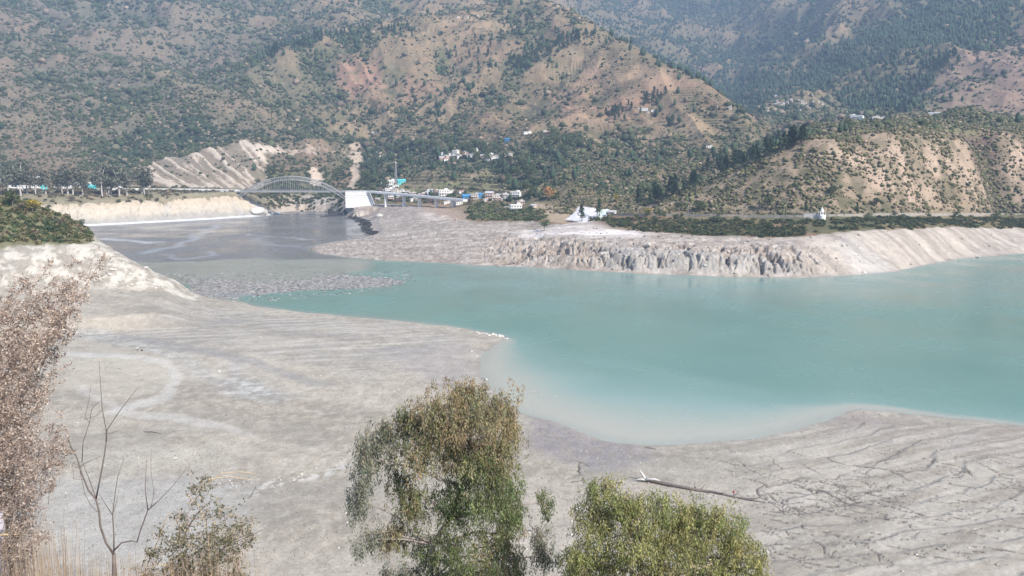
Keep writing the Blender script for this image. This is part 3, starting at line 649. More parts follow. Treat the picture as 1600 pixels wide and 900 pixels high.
# grey river arriving from the gorge, olive slack water behind the driftwood
Pg = pl([(100, 330), (600, 326), (600, 404), (535, 404), (440, 407), (400, 403), (330, 407), (230, 412), (100, 400)])
Po = pl([(200, 398), (400, 402), (440, 406), (540, 403), (580, 408), (560, 425), (540, 432), (500, 436), (420, 444), (300, 446), (200, 440)])
layw(c3(.265, .268, .225), (1 - sstep(-9, 9, sdf(wx2, wy2, Po))))
layw(mix(c3(.125, .122, .12), c3(.215, .21, .205), fbm((WX + .6 * WY) / 60, (WY - .6 * WX) / 260, 4, 211)[..., None]), 1 - sstep(-10, 6, sdf(wx2, wy2, Pg)))
for pts, w, c, a in [([(225, 396), (262, 388), (292, 374), (330, 356), (350, 350)], 7, (.36, .39, .43), .75), ([(160, 372), (200, 376), (232, 379)], 8, (.55, .56, .58), .8), ([(150, 362), (240, 352), (330, 347), (440, 341)], 10, (.10, .11, .13), .6),
                     ([(250, 398), (290, 404), (335, 398), (325, 392)], 5, (.34, .37, .41), .6), ([(262, 406), (320, 408), (345, 403)], 4, (.07, .08, .08), .7), ([(395, 366), (430, 370), (480, 374)], 5, (.40, .43, .46), .7), ([(398, 372), (420, 382), (460, 386)], 6, (.33, .35, .38), .6), ([(360, 358), (410, 356)], 7, (.36, .32, .28), .6), ([(305, 368), (312, 362)], 6, (.34, .30, .26), .7), ([(240, 383), (248, 380)], 5, (.30, .28, .25), .6), ([(390, 380), (400, 378)], 7, (.30, .27, .25), .5),
                     ([(440, 333), (500, 334)], 10, (.30, .31, .32), .5), ([(470, 338), (515, 338)], 5, (.07, .07, .08), .7), ([(480, 350), (560, 352)], 8, (.28, .26, .25), .5), ([(450, 360), (560, 366)], 5, (.12, .13, .15), .5)]:
    layw(np.array(c, dtype=np.float32), (1 - sstep(0, w * 1.5, seg_dist(WX + 2.2 * (wx2 - WX), WY + 3 * (wy2 - WY), pl(pts)))) * a * .85)
Pr = pl([(292, 438), (340, 439), (400, 444), (470, 440), (520, 433), (570, 434), (612, 437), (626, 441), (600, 446), (560, 449), (500, 451), (440, 455), (395, 460), (362, 466), (330, 463), (300, 456)])
layw(c3(.27, .265, .255), (1 - sstep(-4, 3, sdf(WX + .5 * (wx2 - WX), WY + .5 * (wy2 - WY), Pr))) * .9)
# thin sediment edge along other banks
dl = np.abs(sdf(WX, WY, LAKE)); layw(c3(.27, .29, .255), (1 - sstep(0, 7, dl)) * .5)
keep = sdf(WX, WY, LAKE) < 14
idw = np.arange(WX.size).reshape(WX.shape)
Qw = np.stack([idw[:-1, :-1], idw[:-1, 1:], idw[1:, 1:], idw[1:, :-1]], -1)
kq = keep[:-1, :-1] | keep[1:, 1:] | keep[:-1, 1:] | keep[1:, :-1]; Qw = Qw[kq]
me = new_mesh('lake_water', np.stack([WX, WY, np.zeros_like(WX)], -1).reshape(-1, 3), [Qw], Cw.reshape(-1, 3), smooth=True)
tag(link('lake_water', me, m_wat), kind='structure')
print('water', time.time() - T0)
# ------------------------------------------------------------------ vegetation
def foliage_mat(name, var=.25, trans=.18, rough=.75):
    m = bpy.data.materials.new(name); m.use_nodes = True; t, b = nodes(m)
    ca = t.nodes.new('ShaderNodeVertexColor'); ca.layer_name = 'Col'
    oi = t.nodes.new('ShaderNodeObjectInfo'); geo = t.nodes.new('ShaderNodeNewGeometry')
    n = noise(t, geo.outputs['Position'], .35, 3, .6)
    f = mathn(t, 'MULTIPLY', rng_node(t, n, .3, .7, 1 - var, 1 + var), rng_node(t, oi.outputs['Random'], 0, 1, .82, 1.18))
    vm = t.nodes.new('ShaderNodeVectorMath'); vm.operation = 'SCALE'; t.links.new(ca.outputs['Color'], vm.inputs[0]); t.links.new(f, vm.inputs['Scale'])
    t.links.new(vm.outputs[0], b.inputs['Base Color']); b.inputs['Roughness'].default_value = rough; b.inputs['Specular IOR Level'].default_value = .15
    if trans:
        tr = t.nodes.new('ShaderNodeBsdfTranslucent'); t.links.new(vm.outputs[0], tr.inputs['Color'])
        mx = t.nodes.new('ShaderNodeMixShader'); mx.inputs[0].default_value = trans
        out = [x for x in t.nodes if x.type == 'OUTPUT_MATERIAL'][0]
        t.links.new(b.outputs[0], mx.inputs[1]); t.links.new(tr.outputs[0], mx.inputs[2]); t.links.new(mx.outputs[0], out.inputs[0])
    return m
m_fol = foliage_mat('foliage'); m_leaf = foliage_mat('leaves', .12, .3, .55)
def plain(name, col, rough=.8, var=.12, scale=1.5, metal=0.0, bump=0.0):
    m = bpy.data.materials.new(name); m.use_nodes = True; t, b = nodes(m)
    tc = t.nodes.new('ShaderNodeTexCoord'); n = noise(t, tc.outputs['Object'], scale, 5, .65)
    vm = t.nodes.new('ShaderNodeVectorMath'); vm.operation = 'SCALE'; vm.inputs[0].default_value = col; t.links.new(rng_node(t, n, .3, .7, 1 - var, 1 + var), vm.inputs['Scale'])
    t.links.new(vm.outputs[0], b.inputs['Base Color']); b.inputs['Roughness'].default_value = rough; b.inputs['Metallic'].default_value = metal; b.inputs['Specular IOR Level'].default_value = .25
    if bump:
        bp = t.nodes.new('ShaderNodeBump'); bp.inputs['Strength'].default_value = bump; bp.inputs['Distance'].default_value = .05; t.links.new(n, bp.inputs['Height']); t.links.new(bp.outputs[0], b.inputs['Normal'])
    return m
m_bark = plain('bark', (.16, .13, .11), .9, .3, 6, bump=.4); m_pale = plain('pale_bark', (.50, .46, .42), .8, .25, 3, bump=.3)

ph_ = (1 + 5 ** .5) / 2
ICO = np.array([(-1, ph_, 0), (1, ph_, 0), (-1, -ph_, 0), (1, -ph_, 0), (0, -1, ph_), (0, 1, ph_), (0, -1, -ph_), (0, 1, -ph_), (ph_, 0, -1), (ph_, 0, 1), (-ph_, 0, -1), (-ph_, 0, 1)]) / math.hypot(1, ph_)
ICF = np.array([(0, 11, 5), (0, 5, 1), (0, 1, 7), (0, 7, 10), (0, 10, 11), (1, 5, 9), (5, 11, 4), (11, 10, 2), (10, 7, 6), (7, 1, 8), (3, 9, 4), (3, 4, 2), (3, 2, 6), (3, 6, 8), (3, 8, 9), (4, 9, 5), (2, 4, 11), (6, 2, 10), (8, 6, 7), (9, 8, 1)])
def leafball(n, size, shape, seed, flat=.0, cols=None, droop=0):
    """n leaf-sized faces spread through a volume given by shape(rng) -> point; unit size"""
    r = np.random.default_rng(seed); P = shape(r, n)
    d = r.normal(size=(n, 3)); d[:, 2] -= droop; d /= np.linalg.norm(d, axis=1)[:, None]
    e = r.normal(size=(n, 3)); e -= (e * d).sum(1)[:, None] * d; e /= np.linalg.norm(e, axis=1)[:, None]
    s = size * r.uniform(.6, 1.4, n)[:, None]
    V = np.stack([P - d * s - e * s * .6, P + d * s * .2 - e * s * .75, P + d * s + e * s * .1, P - d * s * .1 + e * s * .8], 1).reshape(-1, 3)
    F = np.arange(n * 4).reshape(n, 4)
    C = cols[r.integers(0, len(cols), n)] * r.uniform(.75, 1.25, n)[:, None]; C = np.repeat(C, 4, 0)
    return V, F, C
GREENS = np.array([(.075, .10, .045), (.06, .085, .04), (.09, .105, .05), (.11, .115, .055), (.05, .075, .04)])
OLIVE = np.array([(.12, .12, .055), (.10, .105, .05), (.15, .135, .07), (.085, .10, .05), (.17, .14, .09)])
PINES = np.array([(.035, .06, .035), (.045, .075, .04), (.055, .085, .045), (.03, .05, .032)])
DRYC = np.array([(.22, .18, .13), (.17, .14, .10), (.27, .21, .15), (.13, .12, .08)])
def blobs(cs):
    def f(r, n):
        k = r.integers(0, len(cs), n); c = np.array([q[:3] for q in cs])[k]; s = np.array([q[3] for q in cs])[k]
        d = r.normal(size=(n, 3)); d /= np.linalg.norm(d, axis=1)[:, None]; rad = r.uniform(.55, 1.0, n) ** .6
        p = c + d * (s * rad)[:, None] * np.array([1, 1, .8]); p[:, 2] = np.abs(p[:, 2] - .02) + .0
        return p
    return f
def merged(name, label, kinds, P, Sc, Cl, zs=None):
    """one merged sheet of many simple plants: kinds = list of (V,F,C); P (n,3)"""
    n = len(P); k = rng.integers(0, len(kinds), n); Vs = []; Fs = []; Cs = []; base = 0
    for q, (V, F, C) in enumerate(kinds):
        i = np.where(k == q)[0]
        if not len(i): continue
        a = rng.uniform(0, 6.283, len(i)); ca, sa = np.cos(a)[:, None], np.sin(a)[:, None]
        s = Sc[i][:, None]; X = (V[None, :, 0] * ca - V[None, :, 1] * sa) * s; Y = (V[None, :, 0] * sa + V[None, :, 1] * ca) * s; Z = V[None, :, 2] * s * (1 if zs is None else zs)
        VV = np.stack([X + P[i, 0][:, None], Y + P[i, 1][:, None], Z + P[i, 2][:, None]], -1).reshape(-1, 3)
        FF = (F[None] + (np.arange(len(i)) * len(V))[:, None, None]).reshape(-1, F.shape[1]) + base
        CC = (C[None] * Cl[i][:, None, :]).reshape(-1, 3); base += len(VV); Vs.append(VV); Fs.append(FF); Cs.append(CC)
    me = new_mesh(name, np.concatenate(Vs), [np.concatenate(Fs)], np.concatenate(Cs))
    o = link(name, me, m_fol); tag(o, kind='stuff'); o['label'] = label; return o
AREA = np.zeros(GX.shape); AREA[:-1] = np.diff(GR, axis=0) * GR[:-1] * (AZ[1] - AZ[0])
VW = np.where(VIS, 1.0, .12) * (np.abs(GA) < R_(40)) + 0.0
def scatter(dens, maxn=None):
    p = (dens * AREA * VW).ravel(); tot = p.sum(); n = int(tot if maxn is None else min(maxn, tot))
    c = np.cumsum(p); q = np.searchsorted(c, rng.uniform(0, tot, n)); q = np.minimum(q, len(c) - NC - 2)
    j, i = q // NC, q % NC; i = np.minimum(i, NC - 2); u = rng.random(n); w = rng.random(n)
    def L(G): return (G[j, i] * (1 - u) + G[j + 1, i] * u) * (1 - w) + (G[j, i + 1] * (1 - u) + G[j + 1, i + 1] * u) * w
    return np.stack([L(GX), L(GY), L(GZ)], 1), j, i
def lowpoly(seed, zsc, lift, cols, spread=.35):
    r = np.random.default_rng(seed); V = ICO * (1 + r.uniform(-spread, spread, 12))[:, None]; V = V * np.array([1, 1, zsc]) + np.array([0, 0, lift])
    C = cols[r.integers(0, len(cols), 12)] * r.uniform(.7, 1.3, 12)[:, None]; return V, ICF, C
def conic(seed):
    r = np.random.default_rng(seed); V = []; F = []; z = .12
    for k, (zz, rr) in enumerate(((.12, .10), (.34, .27), (.60, .24), (.84, .13))):
        for q in range(5):
            a = q * 1.2566 + k * .6; s = rr * r.uniform(.65, 1.35); V.append((s * math.cos(a), s * math.sin(a), zz + r.uniform(-.05, .05)))
    V.append((0, 0, 1.02)); V.append((0, 0, 0.0))
    for k in range(3):
        for q in range(5):
            a, b, c, d = k * 5 + q, k * 5 + (q + 1) % 5, (k + 1) * 5 + (q + 1) % 5, (k + 1) * 5 + q; F += [(a, b, c), (a, c, d)]
    for q in range(5): F += [(15 + q, 15 + (q + 1) % 5, 20), (q, 21, (q + 1) % 5)]
    V = np.array(V); C = PINES[r.integers(0, 4, len(V))] * r.uniform(.8, 1.25, len(V))[:, None]; return V, np.array(F), C
bushes = [lowpoly(s, .8, .45, np.array([(1., 1., 1.), (.85, .9, .85), (1.12, 1.1, 1.1)])) for s in range(8)]
pines_low = [conic(s) for s in range(7)]
bush_leafy = [leafball(70, .22, blobs([(0, 0, .35, .75), (.4, .2, .3, .5), (-.35, -.3, .3, .5), (.1, -.4, .5, .45)]), 300 + s, cols=np.array([(1., 1., 1.), (.8, .85, .8), (1.2, 1.15, 1.1)])) for s in range(6)]
def tint(n, cols, lo=.75, hi=1.25): return cols[rng.integers(0, len(cols), n)] * rng.uniform(lo, hi, n)[:, None]

clump = sstep(.44, .60, n_mid) ; clump2 = sstep(.42, .58, n_big); fine_h = nz('fh', lambda x, y: fbm(x / 24, y / 24, 3, 161), hillz)
bare = np.clip(REG['pink1'] + REG['pink2'] + REG['pink3'] + REG['bare_r'] * .8 + TER * .45, 0, 1) * .75
hill = sstep(12.0, 12.3, GS)
scarpm = np.clip(REG['scarp'] + REG['scarp_b'] + REG['scarp_c'] + REG['scarp_d'] * .5, 0, 1)
dens = hill * (.12 + .3 * clump + 1.1 * sstep(.5, .6, fine_h) * (.35 + clump)) * mix(.45 + 1.35 * VAL, 1.0, .7 * leftg) * (1 - bare) * (1 - .92 * scarpm) * (1 + .9 * leftg) * mix(1.0, .35 + 3.0 * RISER, TER)
dens = (dens * 1.0 + hill * .2 * (1 - scarpm) * (1 - .7 * TER)) / 33 * np.clip(1750 / np.maximum(GR, 900), .25, 1.6) ** 1.6 * (1 - .6 * REG['pine_a'])
lowband = sstep(12.0, 12.3, GS) * (1 - sstep(13.6, 14.4, GS)); dens *= (1 + 2.2 * REG['dark_slope'] + 2.0 * REG['thick'] * (1 - .8 * REG['t2']) + .6 * lowband * (1 - bare))
P, j, i = scatter(dens, 200000)
gcol = mix(np.array([.075, .088, .04]), np.array([.04, .058, .03]), np.clip(REG['dark_slope'] + REG['thick'] + .5 * n_big, 0, 1)[j, i][:, None]) * rng.uniform(.7, 1.35, len(P))[:, None]
dry = rng.random(len(P)) < .16; gcol[dry] = tint(dry.sum(), DRYC)
merged('hillside_scrub', 'dusty green scrub covering the mountain sides', bushes, P, (.7 + 2.9 * rng.random(len(P)) ** 2.6) * (1 + 1.0 * (rng.random(len(P)) < .05)) * (1 + .5 * VAL[j, i]) * np.clip(P[:, 1] / 1700, .75, 1.7), gcol)
print('scrub', len(P), time.time() - T0)
# pine woods far off
dens = (REG['pine_a'] * (.55 + .7 * clump2) / 70 + REG['pine_b'] * (.5 + clump2) / 170 + sstep(16.5, 17.2, GS) * (.12 + clump) / 330 + hill * (1 - bare) * sstep(.5, .62, n_big) / 1500
        + (REG['pine_c'] + REG['pine_d']) * .5 / 120 + REG['pine_e'] * sstep(.45, .6, n_mid) / 170 + REG['thick'] * (1 - REG['t2']) * .25 / 150) * (.35 + 1.2 * VAL)
P, j, i = scatter(dens * (1 - .8 * scarpm), 34000)
merged('distant_pine_forest', 'dark pine woods spread over the far mountain sides', pines_low, P - np.array([0, 0, .5]), rng.uniform(9, 17, len(P)), rng.uniform(.75, 1.4, (len(P), 1)) * np.array([[1.0, 1.0, 1.0]]), None)
print('pines', len(P), time.time() - T0)
# bushes of the steep right-hand face and plateau
fm = sstep(11.02, 11.1, GS) * (1 - sstep(13.2, 13.6, GS)) * sstep(840, 900, GP) * (1 - .45 * np.clip(REG['bare1'] + REG['bare2'], 0, 1)) * (1 - np.clip(REG['lawn'] + REG['pave'], 0, 1))
dens = fm * (.5 + 2.0 * sstep(.46, .58, fine_h)) / 6.5 * np.clip(900 / GR, .3, 1) ** 1.5
P, j, i = scatter(dens * (1 + 2 * GULLY), 64000)
cc = tint(len(P), OLIVE, .7, 1.3); dry = rng.random(len(P)) < .22; cc[dry] = tint(dry.sum(), DRYC)
merged('steep_bank_scrub', 'olive and tawny scrub on the steep bank above the road', bushes, P, .45 + 1.9 * rng.random(len(P)) ** 2.5, cc)
# dense shrub belt between bare shore and road
belt = sstep(9.98, 10.06, GS + (n_sm - .5) * .25) * (1 - sstep(10.72, 10.9, GS)) * sstep(905, 960, GP) * (1 - np.clip(REG['pale_flow'] * 2, 0, 1))
gap = REG_gap = region([(1268, 345), (1290, 343), (1330, 350), (1310, 368), (1262, 368)], soft=4, warp=5)
gap2 = region([(1550, 340), (1575, 342), (1580, 360), (1540, 358)], soft=4, warp=5)
P, j, i = scatter(belt * (1 - .8 * gap) * (1 - .7 * gap2) * (.4 + .9 * sstep(.38, .5, fine_h)) / 9, 5200)
merged('shoreside_bushes', 'thick green bushes along the bare shore below the road', bush_leafy, P - np.array([0, 0, .4]), rng.uniform(1.5, 3.1, len(P)), tint(len(P), np.vstack([GREENS, OLIVE[:3]]), .8, 1.5))
vil = region([(728, 333), (735, 320), (790, 318), (845, 330), (842, 344), (735, 344)], soft=5, warp=5)
P, j, i = scatter(vil * (.3 + 1.2 * sstep(.4, .6, fine_h)) / 12, 800)
merged('village_bank_bushes', 'green bushes on the bank below the village houses', bush_leafy, P - np.array([0, 0, .4]), 1.4 + 3.4 * rng.random(len(P)) ** 1.5, tint(len(P), np.vstack([GREENS, OLIVE[:2], DRYC[:1]]), .8, 1.5))
# green hillock on the left
P, j, i = scatter(hk * sstep(5.04, 5.12, GS) / 7, 2600)
g2 = (P[:, 0] / np.maximum(P[:, 1], 1)); cc = tint(len(P), np.vstack([GREENS, OLIVE]), .9, 1.6)
merged('hillock_thicket', 'dense green and olive thicket on the hillock at left', bush_leafy, P - np.array([0, 0, .3]), rng.uniform(1.3, 2.9, len(P)), cc)
# terrace across the river
P, j, i = scatter(sstep(8.95, 9.05, GS) * (1 - sstep(12.0, 12.3, GS)) * (1 - sstep(430, 470, GP)) * (1 - scarpm) * (.3 + sstep(.4, .6, fine_h)) / 60, 3500)
merged('terrace_scrub', 'brownish scrub on the river terrace above the pale cliff', bush_leafy, P - np.array([0, 0, .3]), rng.uniform(1.8, 4.2, len(P)), np.where(rng.random((len(P), 1)) < .5, tint(len(P), DRYC), tint(len(P), OLIVE)))
# scrub behind and beside the bridge
ub2 = sstep(10.0, 10.3, GS) * (1 - sstep(12.2, 12.5, GS)) * sstep(400, 430, GP) * (1 - sstep(850, 900, GP)) * (1 - REG['scarp_b']) * (1 - REG['scarp_c']) * sstep(1190, 1260, GR + np.clip(GP - 600, 0, 400))
P, j, i = scatter(ub2 * (1 - scarpm) * (1 - REG['t2']) * (.3 + sstep(.4, .55, fine_h)) / 34, 5000)
merged('riverbank_scrub', 'green scrub on the bank behind the arch bridge', bush_leafy, P - np.array([0, 0, .5]), rng.uniform(2.0, 4.4, len(P)), tint(len(P), GREENS, .8, 1.4))
# dead stubble and litter over the drained lake bed
V0 = np.array([(-.5, 0, 0), (.5, 0, 0), (.35, .2, 1), (-.15, .1, 1)]) * np.array([.5, 1, 1.0]); st_k = [(V0 + np.array([0, 0, 0]), np.array([(0, 1, 2, 3)]), np.ones((4, 3))), (V0 * np.array([1.2, 1, .6]), np.array([(0, 1, 2, 3)]), np.ones((4, 3)) * .8)]
nf = sstep(2.15, 2.3, GS) * (1 - sstep(3.9, 4.2, GS)) * (SD > 5) * (GP < 1180)
dens = nf * (sstep(.42, .6, big2) * .9 + REG['stubble'] * 2.5 + REG['pale_low'] + .25) * (1 - np.clip(REG['yellow_flat'] + REG['wet1'] + REG['wet2'] + REG['wet3'], 0, 1)) * np.clip(200 / np.maximum(GR, 1), 0, 1.3) ** 2
P, j, i = scatter(dens * .8, 30000)
cc = np.where(rng.random((len(P), 1)) < .25, np.array([[.19, .17, .145]]), np.array([[.50, .46, .38]])) * rng.uniform(.7, 1.25, (len(P), 1))
merged('mud_stubble', 'dead stubble and litter over the drained lake bed', st_k, P - np.array([0, 0, .03]), rng.uniform(.12, .36, len(P)), cc)
peb = [lowpoly(900 + s, .6, .2, np.array([(.50, .47, .42), (.40, .37, .33), (.58, .55, .50)])) for s in range(4)]
dens = (sstep(2.1, 2.3, GS) * (1 - sstep(4.2, 4.6, GS)) * (SD > 1) * (.25 + sstep(.5, .65, big2)) * np.clip(220 / np.maximum(GR, 1), 0, 1.2) / 14 + np.clip(REG['drift_line'] + REG['drift2'], 0, 1) * 1.2 + rk * .05) * (1 - hk)
P, j, i = scatter(dens, 6500)
merged('scattered_stones', 'small stones and litter strewn over the drained lake bed', peb, P, .07 + .30 * rng.random(len(P)) ** 3, rng.uniform(.5, 1.3, (len(P), 1)) * np.ones((1, 3)))
dens = SHORE * (GS < 10) * (.08 + sstep(720, 820, GP) * (1 - sstep(1280, 1400, GP)) * sstep(.5, .62, n_gr)) / 16
P, j, i = scatter(dens, 2600)
merged('shore_rubble', 'rubble and slumped lumps strewn over the bare far shore', peb, P, .2 + 1.2 * rng.random(len(P)) ** 5, rng.uniform(.45, 1.3, (len(P), 1)) * np.ones((1, 3)))
print('belts', time.time() - T0)

# single trees: a few prototypes of each kind, copied
def crown_shape(cs):
    return blobs(cs)
def pine_proto(seed):
    r = random.Random(seed); root = empty('pine_tree', (0, 0, -500))
    cs = []
    for k in range(13):
        z = .28 + .68 * k / 12; s = .20 * (1 - .75 * (z - .28) / .72) * r.uniform(.8, 1.25); a = r.uniform(0, 6.28)
        cs.append((.10 * math.cos(a) * (1.3 - z), .10 * math.sin(a) * (1.3 - z), z, s * .8))
    V, F, C = leafball(380, .036, blobs(cs), seed, cols=PINES * 1.15)
    link('crown', new_mesh('crown', V, [F], C), m_fol, root)
    m = MB(); m.tube([(0, 0, -.04), (.01, 0, .4), (0, 0, .9)], [.022, .016, .006], 6)
    for k in range(6):
        a = r.uniform(0, 6.28); z = r.uniform(.3, .8); m.tube([(0, 0, z), (.14 * math.cos(a) * (1.2 - z), .14 * math.sin(a) * (1.2 - z), z + .04)], [.007, .003], 4)
    m.build('trunk', m_bark, root); return root
def broad_proto(seed, cols, name='broadleaf_tree', tall=False, bark=None, n=420):
    r = random.Random(seed); root = empty(name, (0, 0, -500)); cs = []; tips = []
    for k in range(9 if tall else 7):
        a = r.uniform(0, 6.28); d = r.uniform(.08, .27) * (.75 if tall else 1); z = r.uniform(.38, .88) if tall else r.uniform(.35, .78)
        c = (d * math.cos(a), d * math.sin(a), z, r.uniform(.11, .19) if tall else r.uniform(.16, .25)); cs.append(c); tips.append(c)
    V, F, C = leafball(n, .033 if tall else .04, blobs(cs), seed, cols=cols)
    link('crown', new_mesh('crown', V, [F], C), m_fol, root)
    m = MB(); m.tube([(0, 0, -.05), (.01, .01, .2), (0, 0, .42)], [.026, .02, .014], 6)
    for c in tips: m.tube([(0, 0, .3 + .2 * r.random()), (c[0] * .5, c[1] * .5, c[2] * .75), (c[0], c[1], c[2])], [.012, .008, .003], 4)
    m.build('trunk', bark or m_bark, root); return root
PP = [pine_proto(500 + k) for k in range(4)]
BP = [broad_proto(520 + k, GREENS * 1.4) for k in range(4)]
EP = [broad_proto(540 + k, np.array([(.14, .145, .105), (.11, .125, .09), (.17, .16, .12)]), 'tall_gum_tree', True, m_pale, 460) for k in range(3)]
YP = [broad_proto(560, np.array([(.42, .30, .05), (.33, .27, .06), (.24, .22, .06)]), 'yellow_tree')]
OP = [broad_proto(561, np.array([(.50, .26, .10), (.42, .24, .10), (.32, .2, .1)]), 'russet_tree')]
DP = [broad_proto(570 + k, DRYC * .9, 'bare_tree', n=240) for k in range(2)]
used = set()
def plant(protos, px, py, h, label, group=None, cat='tree', wide=1.0, loc=None):
    p = random.choice(protos); loc = loc or pos_hit(px, py); s = (h * wide, h * wide, h)
    if p not in used:
        used.add(p); p.location = loc; p.scale = s; p.rotation_euler = (0, 0, random.uniform(0, 6.28)); o = p
    else: o = dup(p, loc, random.uniform(0, 6.28), s)
    for k in ('label', 'category', 'group'):
        if k in o: del o[k]
    return tag(o, label, cat, group)
def row(protos, pts, n, h, label, group, jx=5, jy=4, wide=1.0, cat='tree'):
    L = [0]
    for a, b in zip(pts[:-1], pts[1:]): L.append(L[-1] + math.hypot(b[0] - a[0], b[1] - a[1]))
    for k in range(n):
        s = random.uniform(0, L[-1]); x = np.interp(s, L, [p[0] for p in pts]); y = np.interp(s, L, [p[1] for p in pts])
        plant(protos, x + random.gauss(0, jx), y + random.gauss(0, jy), random.uniform(*h), label, group, cat, wide * random.uniform(.85, 1.2))
row(PP, [(1000, 322), (1040, 312), (1052, 303), (1078, 290), (1100, 276), (1125, 268), (1145, 262), (1168, 254), (1190, 244), (1215, 234), (1245, 226), (1262, 219)], 62, (12, 20), 'dark green pine on the ridge running up to the plateau', 'pines on the ridge above the road', 5, 4, 1.15)
row(PP, [(395, 100), (440, 78), (500, 60), (560, 50), (610, 46), (650, 60)], 48, (16, 24), 'dark pine on the upper ridge of the middle mountain', 'pines on the upper ridge', 6, 4, 1.1)
row(PP, [(800, 108), (830, 90), (870, 72), (910, 60), (925, 56)], 42, (14, 22), 'dark pine beside the rocky summit spur', 'pines beside the summit spur', 9, 6, 1.1)
row(PP, [(948, 188), (985, 172), (1005, 160), (1030, 152)], 26, (13, 19), 'dark pine in the grove on the terraced slope', 'pines in the slope grove', 9, 5, 1.15)
row(PP, [(700, 100), (760, 80), (790, 66)], 16, (14, 20), 'dark pine in the loose wood below the terraces', 'pines below the high terraces', 16, 10, 1.1)
row(PP, [(1420, 170), (1440, 140), (1450, 120), (1500, 90), (1560, 60)], 40, (17, 26), 'dark pine at the edge of the far right wood', 'pines edging the far right wood', 10, 8, 1.1)
row(BP, [(570, 285), (600, 262), (640, 240), (700, 228), (760, 240), (800, 262), (830, 285), (835, 310)], 80, (13, 21), 'rounded green tree on the wooded slope around the village', 'trees around the hillside village', 14, 9, 1.05)
row(BP, [(830, 235), (860, 225), (890, 222), (920, 228)], 26, (13, 20), 'leafy tree in the grove above the dry slope', 'grove above the dry slope', 11, 8, 1.1)
row(BP, [(400, 292), (440, 300), (470, 303)], 14, (8, 13), 'low green tree on the bank under the arch bridge', 'trees under the arch bridge', 14, 4, 1.3)
row(BP, [(990, 340), (1120, 346), (1250, 350), (1400, 348), (1500, 344), (1600, 345)], 36, (4.5, 7.5), 'round green shrub in the belt below the road', 'shrubs below the road', 14, 5, 1.5, 'shrub')
row(EP, [(5, 303), (60, 304), (120, 305), (180, 304), (240, 303)], 26, (30, 48), 'tall thin gum tree with pale trunk on the river terrace', 'gum trees on the river terrace', 16, 2, .95)
row(DP, [(560, 308), (650, 318), (720, 316), (760, 330)], 12, (7, 11), 'bare brown tree among the riverside houses', 'bare trees among the houses', 14, 5, 1.3)
for px, py, h, pr, lb, w in [(1198, 330, 17, BP, 'large round tree standing alone on the slope above the road', 1.1), (1050, 197, 20, PP, 'single dark pine standing at the brink of the far valley', 1.2), (1325, 206, 17, BP, 'lone round tree on top of the plateau', .95),
        (1258, 337, 14, PP, 'narrow dark conifer left of the white shrine', .7), (1339, 338, 12, PP, 'narrow dark conifer right of the white shrine', .7), (909, 346, 17, PP, 'bushy dark conifer in front of the paved apron', 1.2), (937, 338, 18, PP, 'tall dark conifer beside the pale lawn', .9),
        (963, 316, 10, YP, 'yellow tree above the small house by the apron', .9), (1012, 338, 9, YP, 'yellow flowering tree in the shore belt', 1.2), (859, 312, 19, OP, 'russet orange tree beside the wooded slope', 1.2), (850, 361, 12, BP, 'dark bush on the mud bank below the apron', 1.3),
        (1300, 306, 11, BP, 'round bush halfway up the tawny face', 1.3), (1370, 322, 9, BP, 'small round bush low on the tawny face', 1.2), (20, 322, 11, BP, 'dark square shaped bush behind the green hillock', 1.2), (42, 318, 8, BP, 'bright green bush behind the pale yellow bush', 1.4),
        (52, 332, 9, YP, 'pale yellow bush on top of the green hillock', 1.8), (30, 330, 5.5, DP, 'grey leafless bush beside the pale yellow bush', 2.0), (96, 352, 5, DP, 'grey dry bush on the right side of the hillock', 1.8), (128, 352, 9, BP, 'leafy shrub at the right end of the hillock', 1.3), (111, 316, 10, DP, 'dark leafless shrub at the brink of the pale cliff', 1.3),
        (1060, 330, 10, BP, 'dark tree at the foot of the pine ridge', 1.3), (1095, 332, 13, BP, 'broad tree on the slope below the pine ridge', 1.3), (1030, 342, 10, BP, 'leafy tree beside the yellow flowering tree', 1.3)]:
    plant(pr, px, py, h, lb, None, 'tree' if h > 9 else 'bush', w)
print('trees', time.time() - T0)
# ------------------------------------------------------------------ bridge, viaduct, houses
m_white = plain('whitewash', (.78, .77, .74), .8, .10, .15); m_conc = plain('concrete', (.50, .48, .45), .85, .15, .3)
m_steel = plain('painted_steel', (.34, .34, .34), .5, .12, .4, .0); m_dark = plain('dark_steel', (.05, .05, .055), .6, .2, .5)
m_glass = plain('window_glass', (.05, .06, .075), .25, .2, 1.0); m_tin = plain('tin_roof', (.48, .47, .46), .5, .15, .6)
m_red = plain('red_roof', (.35, .17, .13), .7, .2, .5); m_cyan = plain('turquoise_paint', (.10, .50, .52), .7, .1, .5); m_blue = plain('blue_paint', (.06, .22, .42), .7, .1, .5)
m_cream = plain('cream_wall', (.66, .58, .50), .85, .12, .4); m_pink = plain('pink_wall', (.56, .40, .36), .85, .12, .4); m_brick = plain('bare_brick_wall', (.30, .20, .16), .9, .2, .7)
m_asph = plain('road_surface', (.27, .255, .24), .9, .1, .4)
def azR(px, R, z):
    a, _ = az_tan(px, 300); return Vector((R * math.sin(a), R * math.cos(a), z))
A = azR(371, 1232, 36.0); B = azR(541, 1186, 36.0); ax = (B - A); LEN = ax.length; ax.normalize(); nrm = Vector((-ax.y, ax.x, 0))
br = empty('arch_bridge', A, 0, 'grey steel arch bridge with many thin hangers crossing the river', 'bridge')
def bl(s, h, w): return ax * s + nrm * w + Vector((0, 0, h))
def up(s): t = s / LEN; return -9 + 29.8 * (4 * t * (1 - t)) ** .92
def lo(s): t = s / LEN; return -12.5 + 28.3 * (4 * t * (1 - t)) ** 1.0
NP = 28
